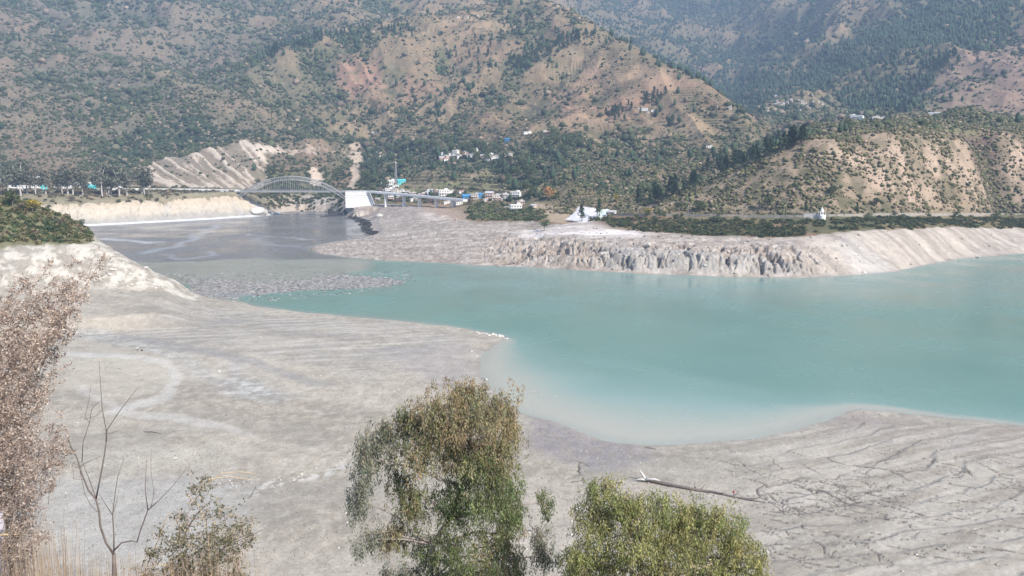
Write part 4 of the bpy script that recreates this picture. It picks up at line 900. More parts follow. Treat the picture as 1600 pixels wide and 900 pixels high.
for w in (-4.6, 4.6):
    m = MB(); ss = [LEN * k / NP for k in range(NP + 1)]
    m.tube([bl(s, up(s), w) for s in ss], .42, 6); m.tube([bl(s, lo(s), w) for s in ss], .42, 6)
    for k in range(NP): m.tube([bl(ss[k], lo(ss[k]), w), bl(ss[k + 1], up(ss[k + 1]), w)], .25, 4); m.tube([bl(ss[k], lo(ss[k]), w), bl(ss[k], up(ss[k]), w)], .25, 4)
    m.build('arch_rib', m_steel, br)
    for k in range(3, NP - 2):
        h = MB(); h.tube([bl(ss[k], 0, w), bl(ss[k], lo(ss[k]), w)], .24, 5); h.build('hanger', m_steel, br)
m = MB()
for k in range(0, NP, 1):
    s0, s1 = LEN * k / NP, LEN * (k + 1) / NP
    if up(s0) > 4 and up(s1) > 4: m.tube([bl(s0, up(s0), -4.6), bl(s1, up(s1), 4.6)], .22, 4); m.tube([bl(s0, up(s0), 4.6), bl(s0, up(s0), -4.6)], .25, 4)
m.build('top_bracing', m_steel, br)
m = MB(); rz = math.atan2(ax.y, ax.x); m.box(bl(LEN / 2, -.3, 0), (LEN, 8.6, .5), rz); m.box(bl(LEN / 2, -1.2, 3.9), (LEN, .35, 1.3), rz); m.box(bl(LEN / 2, -1.2, -3.9), (LEN, .35, 1.3), rz)
m.build('deck', m_steel, br)
for w in (-4.1, 4.1):
    m = MB(); m.tube([bl(0, 1.2, w), bl(LEN, 1.2, w)], .09, 4); m.tube([bl(0, .7, w), bl(LEN, .7, w)], .07, 4)
    for k in range(0, 61): m.tube([bl(LEN * k / 60, 0, w), bl(LEN * k / 60, 1.2, w)], .07, 4)
    m.build('railing', m_steel, br)
def span(name, label, cat, pts, wid, th, par, piers, mat, pmat):
    """a deck through pts (top of deck), with parapets and piers down to the ground"""
    o = pts[0]; root = empty(name, o, 0, label, cat); dk = MB(); pa = [MB(), MB()]
    P = [p - o for p in pts]
    for a, b in zip(P[:-1], P[1:]):
        d = b - a; n = Vector((-d.y, d.x, 0)).normalized()
        for bm, w0, w1, z0, z1 in ((dk, -wid / 2, wid / 2, -th, 0), (pa[0], -wid / 2 - .2, -wid / 2 + .1, -.6, par), (pa[1], wid / 2 - .1, wid / 2 + .2, -.6, par)):
            V = []
            for q in (a, b):
                for w, z in ((w0, z0), (w1, z0), (w1, z1), (w0, z1)): V.append(q + n * w + Vector((0, 0, z)))
            bm.add(V, [(0, 1, 5, 4), (1, 2, 6, 5), (2, 3, 7, 6), (3, 0, 4, 7), (0, 3, 2, 1), (4, 5, 6, 7)])
    dk.build('deck', mat, root); pa[0].build('parapet', mat, root); pa[1].build('parapet', mat, root)
    tot = [0]
    for a, b in zip(pts[:-1], pts[1:]): tot.append(tot[-1] + (b - a).length)
    for f in piers:
        s = f * tot[-1]; k = max(i for i in range(len(tot) - 1) if tot[i] <= s); u = (s - tot[k]) / (tot[k + 1] - tot[k]); q = pts[k].lerp(pts[k + 1], u)
        g = ground(q.x, q.y) - 2; d = pts[k + 1] - pts[k]; m = MB(); hgt = q.z - th - g
        if hgt < 1.0: continue
        m.box((q.x - o.x, q.y - o.y, g + hgt / 2 - .6 - o.z), (1.6, wid * .6, hgt - 1.2), math.atan2(d.y, d.x)); m.box((q.x - o.x, q.y - o.y, q.z - th - .62 - o.z), (2.2, wid * .9, 1.2), math.atan2(d.y, d.x))
        m.build('pier', pmat, root)
    return root
span('approach_viaduct', 'white road viaduct on thin piers sloping past the riverside houses', 'viaduct', [azR(577, 1178, 35.6), azR(620, 1140, 33.6), azR(665, 1095, 31.6), azR(700, 1062, 30.2), azR(727, 1038, 29.2)], 7.5, 1.9, 1.0, [.17, .36, .53, .71, .88], m_white, m_white)
span('approach_causeway', 'low white causeway leading to the left end of the arch bridge', 'causeway', [azR(372, 1233, 36.2), azR(335, 1262, 36.6), azR(290, 1290, 36.8), azR(238, 1310, 37)], 7.5, 3.4, 1.2, [.08, .4, .7], m_white, m_conc)
span('white_parapet', 'long white roadside wall behind the gum trees on the terrace', 'wall', [azR(232, 1322, 37.3), azR(170, 1328, 37.5), azR(90, 1330, 37.5), azR(0, 1330, 37.5)], 5.5, 3.0, 1.0, [], m_white, m_conc)
C0 = azR(559, 1186, 0); gz = ground(C0.x, C0.y) - 3
ab = empty('bridge_abutment', (C0.x, C0.y, gz), rz, 'massive white abutment block at the right end of the arch bridge', 'abutment')
m = MB(); H = 35.3 - gz; m.box((0, 0, H / 2), (34, 11, H)); m.build('block', m_white, ab)
m = MB(); m.box((0, 0, H + .4), (35.5, 12.2, .8)); m.build('cap', m_white, ab)
for hh_ in (.62, .78):
    m = MB(); m.box((-1, -5.55, H * hh_), (30, .2, .5)); m.build('ledge', m_conc, ab)
m = MB(); m.add([(17.02, -5, 0), (25, -5, 0), (17.02, -5, H * .9), (17.02, 5, 0), (25, 5, 0), (17.02, 5, H * .9)], [(0, 1, 2), (3, 5, 4), (0, 3, 4, 1), (1, 4, 5, 2), (2, 5, 3, 0)]); m.build('wing_wall', m_white, ab)
# moored pontoon
q = on_plane(518, 338); pr = empty('pontoon', (q[0], q[1], 0), .3, 'dark moored pontoon with a boxy frame near the right bank', 'pontoon')
m = MB(); m.box((0, 0, .5), (20, 8, 1.4)); m.build('hull', m_dark, pr)
m = MB(); m.box((2.5, 0, 5.0), (14.5, 6, 4.6)); m.build('cabin', m_dark, pr)
m = MB()
for k in range(6): m.tube([(-4.6 + k * 2.9, -3.1, 1), (-4.6 + k * 2.9, -3.1, 8.4)], .22, 4)
for z in (1.6, 7.4): m.tube([(-8.5, -3.1, z), (10, -3.1, z)], .2, 4)
for x in (-8.5, -7): m.tube([(x, -3, 1), (x, -3, 8)], .25, 4)
m.build('frame', m_dark, pr)
m = MB(); m.tube([(-10, 0, .6), (-16, 1, .5)], .5, 5); m.tube([(10, 0, .6), (22, 3, .7)], .5, 5); m.build('boom', m_dark, pr)

def house(w, d, h, st, roof, wall, rmat, nwin):
    root = empty('house', (0, 0, -600)); m = MB(); m.box((0, 0, h / 2 - 1.5), (w, d, h + 3)); m.build('wall', wall, root); rf = MB()
    if roof == 'flat':
        rf.box((0, 0, h + .15), (w + .8, d + .8, .3)); rf.box((0, -d / 2 - .2, h + .65), (w + .6, .2, .7)); rf.box((w * .25, d * .1, h + 1.3), (w * .3, d * .4, 2.0))
    elif roof == 'shed': rf.add([(-w / 2 - .5, -d / 2 - .7, h), (w / 2 + .5, -d / 2 - .7, h), (w / 2 + .5, d / 2 + .4, h + 1.3), (-w / 2 - .5, d / 2 + .4, h + 1.3), (-w / 2 - .5, -d / 2 - .7, h + .2), (w / 2 + .5, -d / 2 - .7, h + .2), (w / 2 + .5, d / 2 + .4, h + 1.5), (-w / 2 - .5, d / 2 + .4, h + 1.5)], [(0, 3, 2, 1), (4, 5, 6, 7), (0, 1, 5, 4), (1, 2, 6, 5), (2, 3, 7, 6), (3, 0, 4, 7)])
    else: rf.add([(-w / 2 - .5, -d / 2 - .6, h), (w / 2 + .5, -d / 2 - .6, h), (w / 2 + .5, d / 2 + .6, h), (-w / 2 - .5, d / 2 + .6, h), (-w / 2 - .5, 0, h + d * .3), (w / 2 + .5, 0, h + d * .3)], [(0, 1, 5, 4), (2, 3, 4, 5), (1, 2, 5), (3, 0, 4), (0, 3, 2, 1)])
    rf.build('roof', rmat, root)
    for s in range(st):
        z = h / st * (s + .5); n = nwin
        for k in range(n):
            x = -w / 2 + w * (k + .5) / n
            if s == 0 and k == n // 2:
                b = MB(); b.box((x, -d / 2 - .03, z - .35), (1.2, .12, h / st * .7)); b.build('door', m_brick, root)
            else:
                b = MB(); b.box((x, -d / 2 - .03, z), (1.5, .12, 1.3)); b.build('window', m_glass, root)
        if s: b = MB(); b.box((0, -d / 2 - .6, h / st * s), (w, 1.2, .25)); b.build('balcony', m_conc, root)
    return root
HP = {'w1': house(11, 7, 3.4, 1, 'flat', m_white, m_conc, 3), 'w2': house(12, 8, 6.6, 2, 'flat', m_white, m_white, 4), 'c1': house(9, 6, 3.2, 1, 'shed', m_cream, m_tin, 3), 'c2': house(10, 7, 6.4, 2, 'flat', m_cream, m_conc, 3),
      'p2': house(10, 8, 6.4, 2, 'gable', m_pink, m_tin, 3), 't1': house(13, 8, 5.0, 1, 'gable', m_cyan, m_cyan, 3), 'b1': house(9, 7, 4.4, 1, 'gable', m_blue, m_blue, 2), 'r1': house(12, 7, 3.4, 1, 'gable', m_white, m_red, 3), 'k2': house(11, 8, 6.4, 2, 'flat', m_brick, m_conc, 3), 'l1': house(26, 8, 4.2, 1, 'gable', m_white, m_tin, 6)}
hused = set()
def put(k, px, py, label, group=None, s=1.0, cat='house', turn=None, sink=0.0):
    loc = Vector(pos_hit(px, py)) - Vector((0, 0, sink)); face = -math.atan2(loc.x, loc.y) + (random.uniform(-.5, .5) if turn is None else turn); p = HP[k]
    if k not in hused: hused.add(k); p.location = loc; p.rotation_euler = (0, 0, face); p.scale = (s,) * 3; o = p
    else: o = dup(p, loc, face, s)
    for q in ('label', 'category', 'group'):
        if q in o: del o[q]
    return tag(o, label, cat, group)
put('t1', 627, 287, 'turquoise house at the foot of the lattice mast'); put('w2', 611, 288, 'white two storey house left of the lattice mast'); put('w1', 617, 293, 'small white house just below the lattice mast'); put('w1', 600, 289, 'white house furthest left of the group by the mast')
put('c1', 606, 293, 'low cream house below the group by the mast')
for k in range(9): put(random.choice(['w1', 'c1', 'p2', 'r1', 'k2']), random.uniform(688, 742), random.uniform(237, 251), 'pale house in the left cluster of the hillside village', 'left cluster of the hillside village', random.uniform(.5, .8))
for k in range(9): put(random.choice(['w1', 'c1', 'p2', 'r1', 'w1']), random.uniform(752, 802), random.uniform(241, 250), 'pale house in the right cluster of the hillside village', 'right cluster of the hillside village', random.uniform(.5, .8))
for k in range(12): put(random.choice(['w1', 'c1', 'w1', 'r1', 'k2']), random.uniform(590, 722), random.uniform(299, 307), 'low village house rising just behind the viaduct parapet', 'houses behind the viaduct', random.uniform(.55, .9))
for k in range(8): put(random.choice(['w1', 'c1', 'w2', 'p2', 'k2']), random.uniform(735, 800), random.uniform(307, 316), 'small pale house in the row right of the viaduct', 'row of houses right of the viaduct', random.uniform(.6, .9))
put('b1', 793, 221, 'bright blue house high on the hillside', None, .95); put('t1', 746, 226, 'turquoise house high on the wooded hillside', None, .9); put('l1', 424 + 400, 209, 'long white house on the high terrace', None, .55)
for px, py, k in [(693, 241, 'w1'), (700, 246, 'c1'), (712, 241, 'w2'), (718, 246, 'w1'), (728, 240, 'c1'), (735, 245, 'w1'), (742, 238, 'w2'), (690, 251, 'p2')]: put(k, px, py, 'pale house in the left cluster of the hillside village', 'left cluster of the hillside village', .85)
for px, py, k in [(757, 248, 'c1'), (765, 246, 'w2'), (772, 247, 'w1'), (779, 246, 'w1'), (785, 247, 'p2'), (797, 243, 'c1')]: put(k, px, py, 'pale house in the right cluster of the hillside village', 'right cluster of the hillside village', .85)
for px, py, k in [(598, 299, 'k2'), (608, 301, 'w2'), (617, 302, 'c2'), (626, 300, 'w1'), (636, 303, 'c1'), (672, 300, 'c1'), (664, 304, 'w1')]: put(k, px, py, 'low village house rising just behind the viaduct parapet', 'houses behind the viaduct', .95)
put('l1', 678, 303, 'long pale roofed building right behind the viaduct', None, .8, 'building', .15); put('w2', 693, 306, 'bright white two storey house near the right end of the viaduct', None, 1.2)
for px, py, k in [(590, 313, 'c1'), (611, 313, 'p2'), (623, 314, 'k2'), (645, 313, 'w1'), (653, 314, 'c2'), (674, 316, 'k2'), (683, 316, 'k2'), (698, 318, 'w1'), (709, 318, 'c1'), (717, 319, 'w1')]: put(k, px, py, 'small house standing under the viaduct', 'houses under the viaduct', .8)
put('b1', 729, 313, 'dark blue house at the right end of the viaduct', None, 1.3); put('b1', 749, 309, 'blue house behind the bare trees right of the viaduct', None, 1.0)
put('c2', 742, 311, 'cream two storey house between the two blue houses'); put('p2', 765, 309, 'pink walled house left of the village bank'); put('c2', 774, 312, 'cream house right of the pink walled house', None, .9)
put('w2', 806, 308, 'tall white house among the trees above the village bank'); put('k2', 812, 322, 'unplastered brick house above the village bank', None, .9); put('w2', 806, 330, 'white two storey house nearest the village bank', None, 1.1); put('w1', 796, 327, 'white single storey house left of the nearest white house', None, .9)
put('c1', 834, 324, 'small cream house among trees right of the brick house', None, .8); put('w1', 792, 310, 'white house half hidden by trees above the bank', None, .7)
put('c1', 955, 336, 'small brown roofed house beside the pale lawn', None, 1.0, sink=0)
for px, py, k, l in [(57, 297, 'w2', 'white two storey house among the gum trees'), (66, 296, 't1', 'turquoise building behind the gum trunks on the terrace'), (130, 291, 'l1', 'long white building behind the gum trees'), (143, 296, 't1', 'pale green building right of the long white one'), (153, 288, 'w1', 'white house above the long white building'), (100, 296, 'l1', 'low white sheds between the gum trunks'), (30, 296, 'l1', 'white building at the far left of the terrace'), (178, 296, 'l1', 'long pale shed right of the gum trees'), (60, 280, 'c1', 'cream house on the slope behind the gum trees')]: put(k, px, py, l, None, .9)
for px, py, k in [(1005, 172, 'l1'), (1020, 174, 'w1'), (1012, 176, 'c1')]: put(k, px, py, 'white building on the terraced shoulder of the middle mountain', 'buildings on the mountain shoulder', .6)
put('w1', 1108, 231, 'tiny white shed on the slope above the ridge pines', None, .8); put('l1', 1460, 180, 'long white building below the bare right spur', None, .65, 'building')
for px, py, k in [(1307, 183, 'r1'), (1332, 184, 'w2'), (1340, 185, 'l1'), (1368, 186, 'w1'), (1378, 186, 'w1')]: put(k, px, py, 'white building at the back edge of the plateau', 'buildings on the plateau edge', .75)
for k in range(46): put(random.choice(['w1', 'k2', 'c1', 'p2', 'c1', 'c2']), random.triangular(1100, 1330, 1240), random.gauss(163, 6) , 'tiny pale house in the far village under the pine slope', 'houses of the far village', random.uniform(.4, .7))
for px, py in [(827, 207), (852, 206), (583, 208), (590, 207)]: put('w1', px, py, 'lonely white house on the upper terraces', 'houses on the upper terraces', .6)
for px, py in [(716, 27), (730, 28), (745, 25), (870, 10), (880, 12)]: put('c1', px, py, 'tiny house on the high mountain terraces', 'houses on the high terraces', .8)
# mast
lc = Vector(pos_hit(619, 293)); mr = empty('lattice_mast', lc, 0, 'tall thin grey lattice mast beside the turquoise house', 'mast')
m = MB(); HH = 41
for sx, sy in ((-1, -1), (1, -1), (1, 1), (-1, 1)): m.tube([(sx * 1.9, sy * 1.9, -1), (sx * .5, sy * .5, HH)], .24, 4)
for k in range(14):
    z0, z1 = HH * k / 14, HH * (k + 1) / 14; a, b_ = 1.9 - 1.4 * k / 14, 1.9 - 1.4 * (k + 1) / 14
    for (x0, y0), (x1, y1) in (((-1, -1), (1, -1)), ((1, -1), (1, 1)), ((1, 1), (-1, 1)), ((-1, 1), (-1, -1))): m.tube([(x0 * a, y0 * a, z0), (x1 * b_, y1 * b_, z1)], .14, 4); m.tube([(x1 * a, y1 * a, z0), (x0 * b_, y0 * b_, z1)], .14, 4)
m.build('lattice', m_steel, mr)
m = MB(); 
for a in (0, 2.1, 4.2): m.box((1.1 * math.cos(a), 1.1 * math.sin(a), HH - 1.5), (.5, .5, 2.6), a)
m.build('antennas', m_white, mr); m = MB(); m.tube([(0, 0, HH), (0, 0, HH + 3)], .12, 4); m.build('rod', m_steel, mr)
# shrine
lc = Vector(pos_hit(1284.5, 343)); s = empty('shrine', lc, -math.atan2(lc.x, lc.y), 'small white shrine with a pointed spire beside the road', 'shrine')
m = MB(); m.lathe((0, 0, 0), [(2.4, -3), (2.7, .5), (2.7, 3.2), (2.4, 3.6), (2.4, 3.8)], 16); m.build('base', m_white, s)
m = MB(); m.box((-.4, 0, 5.2), (3.0, 3.0, 2.9)); m.build('chamber', m_white, s)
m = MB(); m.box((-.4, -1.53, 5.4), (.9, .1, 1.2)); m.build('door', m_dark, s)
m = MB(); m.lathe((-.4, 0, 6.65), [(1.75, 0), (1.7, .35), (1.35, 1.3), (.8, 2.5), (.3, 3.4), (.08, 4.4)], 12); m.build('spire', m_white, s)
for x in (2.5, -3.4): m = MB(); m.tube([(x, -.6, 2.6), (x, -.6, 7.4)], [.22, .12], 6); m.build('post', m_white, s)
m = MB(); m.box((-8.5, 1.5, 2.0), (13, .5, 5.5)); m.box((-8.5, 1.5, 4.95), (13.4, .8, .4)); m.build('terrace_wall', m_conc, s)
# road along the slope
pts = []
for px in range(955, 1680, 12):
    py = np.interp(px, [940, 1000, 1100, 1250, 1300, 1400, 1500, 1600, 1700], [337, 337, 338, 340, 338, 336, 336, 337, 338]); h = pos_hit(px, py - 1.2); pts.append(Vector((h[0], h[1], h[2])))
for _ in range(3): pts = [pts[0]] + [(pts[k - 1] + pts[k] * 2 + pts[k + 1]) / 4 for k in range(1, len(pts) - 1)] + [pts[-1]]
m = MB(); m2 = MB()
for a, b in zip(pts[:-1], pts[1:]):
    n = (b - a).cross(Vector((0, 0, 1))).normalized(); up_ = Vector((0, 0, 1.0))
    m.add([a + n * 3.2 + up_, b + n * 3.2 + up_, b - n * 3.2 + up_, a - n * 3.2 + up_], [(0, 1, 2, 3)])
    V = []
    for q_ in (a, b):
        for w, z in ((3.2, -3.2), (3.6, -3.2), (3.6, 1.5), (3.2, 1.5)): V.append(q_ + n * w + Vector((0, 0, z)))
    m2.add(V, [(0, 1, 5, 4), (1, 2, 6, 5), (2, 3, 7, 6), (3, 0, 4, 7)])
tag(m.build('road', m_asph), kind='structure'); m_stonew = plain('stone_wall', (.33, .30, .26), .9, .25, .5)
tag(m2.build('roadside_wall', m_stonew), 'low grey stone wall holding up the road on the slope', 'wall')
for k, px in enumerate((1015, 1075, 1160, 1225, 1355, 1440, 1520)):
    lc = Vector(pos_hit(px, 336)); o = empty('utility_pole', lc, 0, 'thin utility pole standing beside the lakeside road', 'pole', 'utility poles along the road'); m = MB(); m.tube([(0, 0, -1), (0, 0, 9)], [.16, .1], 5); m.build('post', m_conc, o); m = MB(); m.box((0, 0, 8.4), (1.8, .12, .12)); m.build('crossarm', m_dark, o)
# boulders
m_rock = plain('pale_rock', (.52, .495, .45), .9, .2, 1.2, bump=.5)
def rock(px, py, w, label, group=None, zs=.6, name='boulder', ys=1.0, mat=None, cat='rock'):
    r = np.random.default_rng(int(px * 7 + py)); V = []; F = []
    import bmesh
    bm = bmesh.new(); bmesh.ops.create_icosphere(bm, subdivisions=3, radius=.5)
    o3 = r.uniform(0, 50, 3)
    for v in bm.verts:
        c = v.co; n = float(fbm(np.array([c.x * 2.4 + o3[0] + c.z]), np.array([c.y * 2.4 + o3[1] - c.z * 1.7]), 3, 5)[0]); v.co = c * (.62 + .8 * n)
        for ax_ in range(2):
            nn = Vector((math.cos(o3[ax_]), math.sin(o3[ax_] * 2), .5)).normalized(); dd = v.co.dot(nn)
            if dd > .34: v.co -= nn * (dd - .34) * .8
    me = bpy.data.meshes.new(name); bm.to_mesh(me); bm.free()
    h = pos_hit(px, py); o = link(name, me, mat or m_rock, None, (h[0], h[1], h[2] + w * zs * .12)); o.scale = (w, w * ys, w * zs); o.rotation_euler = (0, 0, r.uniform(0, 6)); return tag(o, label, cat, group)
rock(1013.5, 383, 4.2, 'large white boulder on the mud shelf above the eroded cliff', zs=.7); rock(594, 338, 10, 'white boulder on the flats right of the river', zs=.55); rock(1016, 360, 3.5, 'pale boulder at the foot of the shoreside bushes')
rock(1350, 426, 3, 'small white rock at the foot of the blue grey rock face'); rock(402, 332, 26, 'big white rock outcrop at the tip of the pale cliff', zs=.55); rock(432, 335, 10, 'white block lying beside the white rock outcrop', zs=.8); rock(343, 581, 1.1, 'small pointed white rock alone on the wet mud', zs=1.4); rock(274, 715.5, 1.1, 'small flat white slab on the grey mud', zs=.3)
for k in range(16): rock(745 + k * 3.1 + random.uniform(-2, 2), 519 + k * .55 + random.uniform(-.8, 2.2), random.uniform(.7, 1.9), 'pale stone in the row along the tip of the mud spit', 'stones along the spit')
for px, py in [(804, 536), (737, 549), (746, 556), (760, 593), (700, 515)]: rock(px, py, .9, 'scattered pale stone near the beach of the mud spit', 'stones near the spit')
for k in range(42): rock(random.uniform(165, 292), random.uniform(400, 454), random.uniform(.8, 2.6), 'pale boulder scattered over the rocky spur', 'boulders on the rocky spur') if True else None
for k in range(26):
    px = random.uniform(800, 1500); y0 = np.interp(px, [740, 900, 1130, 1250, 1330, 1500], [395, 395, 405, 410, 405, 385]); rock(px, random.uniform(y0 - 22, y0 + 12), random.uniform(.9, 2.2), 'pale rock scattered on the bare far shore', 'rocks on the far shore')
# driftwood raft and bank debris (nobody could count it)
def sticks(name, label, polys, n, L, r, cols, world_z=None, zj=.15):
    V = []; F = []; C = []; out = 0
    Pw = [[on_plane(*p) for p in poly] for poly in polys]
    for P_, frac in zip(Pw, [1.0] if len(Pw) == 1 else [.93, .07]):
        xs = [p[0] for p in P_]; ys = [p[1] for p in P_]; k = 0; N_ = int(n * frac); X = rng.uniform(min(xs), max(xs), N_ * 6); Y = rng.uniform(min(ys), max(ys), N_ * 6)
        Xw = X + (fbm(X / 9, Y / 9, 2, 71) - .5) * 9; ok = np.where(inside(Xw, Y, P_) & (vn(X / 5, Y / 9, 6) > .2))[0][:N_]
        for q in ok:
            l = rng.uniform(*L); a = rng.uniform(0, 6.283); rr = rng.uniform(*r); dx, dy = math.cos(a), math.sin(a); z = (ground(X[q], Y[q]) if world_z is None else world_z) + rng.uniform(0, zj); b = len(V)
            tz = rng.uniform(-.05, .12) * l
            for e in (-1, 1):
                for t in (0, 2.1, 4.2): V.append((X[q] + dx * l / 2 * e - dy * rr * math.cos(t), Y[q] + dy * l / 2 * e + dx * rr * math.cos(t), z + rr * math.sin(t) + (tz if e > 0 else 0)))
            F += [(b, b + 1, b + 4, b + 3), (b + 1, b + 2, b + 5, b + 4), (b + 2, b, b + 3, b + 5)]; c = cols[rng.integers(0, len(cols))] * rng.uniform(.7, 1.3); C += [c] * 6
    o = link(name, new_mesh(name, np.array(V), [np.array(F)], np.array(C)), m_fol); tag(o, kind='stuff'); o['label'] = label
WOOD = np.array([(.40, .39, .38), (.30, .29, .285), (.54, .53, .51), (.17, .165, .16), (.35, .335, .32)])
sticks('floating_driftwood', 'raft of floating driftwood across the mouth of the grey river', [[(292, 436), (340, 436), (400, 442), (470, 437), (520, 430), (570, 432), (615, 435), (632, 441), (600, 448), (560, 451), (500, 453), (440, 457), (395, 462), (362, 469), (330, 465), (300, 458)], [(250, 428), (640, 424), (660, 442), (600, 456), (420, 470), (330, 474)]], 26000, (.6, 2.6), (.06, .2), WOOD, 0.0, .06)
sticks('bank_driftwood', 'dark driftwood heaped along the bank of the grey river', [[(545, 338), (560, 340), (576, 348), (578, 357), (590, 367), (574, 368), (564, 358), (560, 350), (540, 342)]], 1400, (1.5, 5), (.3, .7), WOOD * .17, None, .9)
# fallen tree on the mud
a = Vector(pos_hit(1009, 753)); b = Vector(pos_hit(1196, 786)); ft = empty('fallen_tree', a, 0, 'long dark fallen tree trunk with splayed white roots lying on the mud', 'fallen tree'); m_logd = plain('old_wood', (.17, .145, .13), .9, .3, 2, bump=.5); m_logw = plain('bleached_wood', (.60, .57, .53), .85, .2, 2, bump=.4)
d = b - a; n = 12; pt = [d * (k / n) + Vector((0, .35 * math.sin(k * 1.1), .45 - .25 * k / n + .12 * math.sin(k * 2.0))) for k in range(n + 1)]
m = MB(); m.tube(pt, [.55 - .46 * k / n for k in range(n + 1)], 8); m.build('trunk', m_logd, ft, True)
m = MB(); m.tube([pt[0] + Vector((-.2, 0, .1)), pt[1] + Vector((0, 0, .42)), pt[2] + Vector((0, .1, .3))], [.5, .28, .06], 7)
for e, r0 in (((-1.4, .6, 2.5), .3), ((-1.9, -.9, .9), .22), ((.9, -1.0, -.5), .2), ((-2.8, .6, .1), .2), ((-.4, 1.6, 1.1), .2), ((.4, -.8, 1.2), .15)):
    e = Vector(e); m.tube([(0, 0, .4), e * .5 + Vector((.1, .1, .35)), e + Vector((0, 0, .3))], [r0 * 1.3, r0, r0 * .35], 6)
m.build('roots', m_logw, ft, True)
for f, e in ((.42, (.6, 1.4, 1.6)), (.47, (1.6, .5, 1.5)), (.62, (1.5, -1.1, .7)), (.75, (2, 1.2, .8)), (.86, (2.3, -1.0, .5)), (.9, (2.6, 1.5, .3))):
    m = MB(); o_ = d * f + Vector((0, 0, .3)); m.tube([o_, o_ + Vector(e) * .6, o_ + Vector(e)], [.14, .09, .03], 5); m.build('branch', m_logd, ft)
for a, b, r0, l in [((893, 795), (911, 801), .16, 'pale curved stick on the mud left of the green tree'), ((225, 675), (252, 678), .14, 'thin dark stick lying on the grey mud'), ((1008, 700), (1025, 703), .13, 'short dark stick near the muddy waterline'), ((385, 458), (398, 459), .25, 'dark log at the foot of the rocky spur')]:
    a = Vector(pos_hit(*a)); b = Vector(pos_hit(*b)); m = MB(); d = b - a; m.tube([(0, 0, .1), d * .4 + Vector((0, .3, .25)), d + Vector((0, 0, .1))], [r0, r0 * .9, r0 * .4], 6); o = m.build('stick', m_logw if 'pale' in l else m_logd); o.location = a; tag(o, l, 'driftwood')

# ------------------------------------------------------------------ people
def skin(name, joints, edges, mat, parent, root=0, sub=1):
    me = bpy.data.meshes.new(name); me.from_pydata([j[:3] for j in joints], edges, []); o = bpy.data.objects.new(name, me); COL.objects.link(o)
    md = o.modifiers.new('s', 'SKIN'); me.skin_vertices[0].data[root].use_root = True
    for k, j in enumerate(joints): r = j[3]; me.skin_vertices[0].data[k].radius = (r, r) if not hasattr(r, '__len__') else r
    sb = o.modifiers.new('u', 'SUBSURF'); sb.levels = sb.render_levels = sub
    dg = bpy.context.evaluated_depsgraph_get(); ev = bpy.data.meshes.new_from_object(o.evaluated_get(dg)); bpy.data.objects.remove(o)
    ev.name = name; ev.materials.clear(); ev.polygons.foreach_set('use_smooth', np.ones(len(ev.polygons), dtype=bool)); return link(name, ev, mat, parent)
m_skin = plain('skin', (.30, .17, .11), .6, .05, 4); m_hair = plain('hair', (.02, .017, .015), .6, .1, 9); m_wcl = plain('white_cloth', (.70, .68, .64), .9, .06, 4); m_dcl = plain('dark_cloth', (.05, .05, .065), .9, .1, 4); m_rcl = plain('red_cloth', (.55, .04, .05), .85, .08, 4); m_gcl = plain('grey_cloth', (.40, .38, .36), .9, .1, 4)
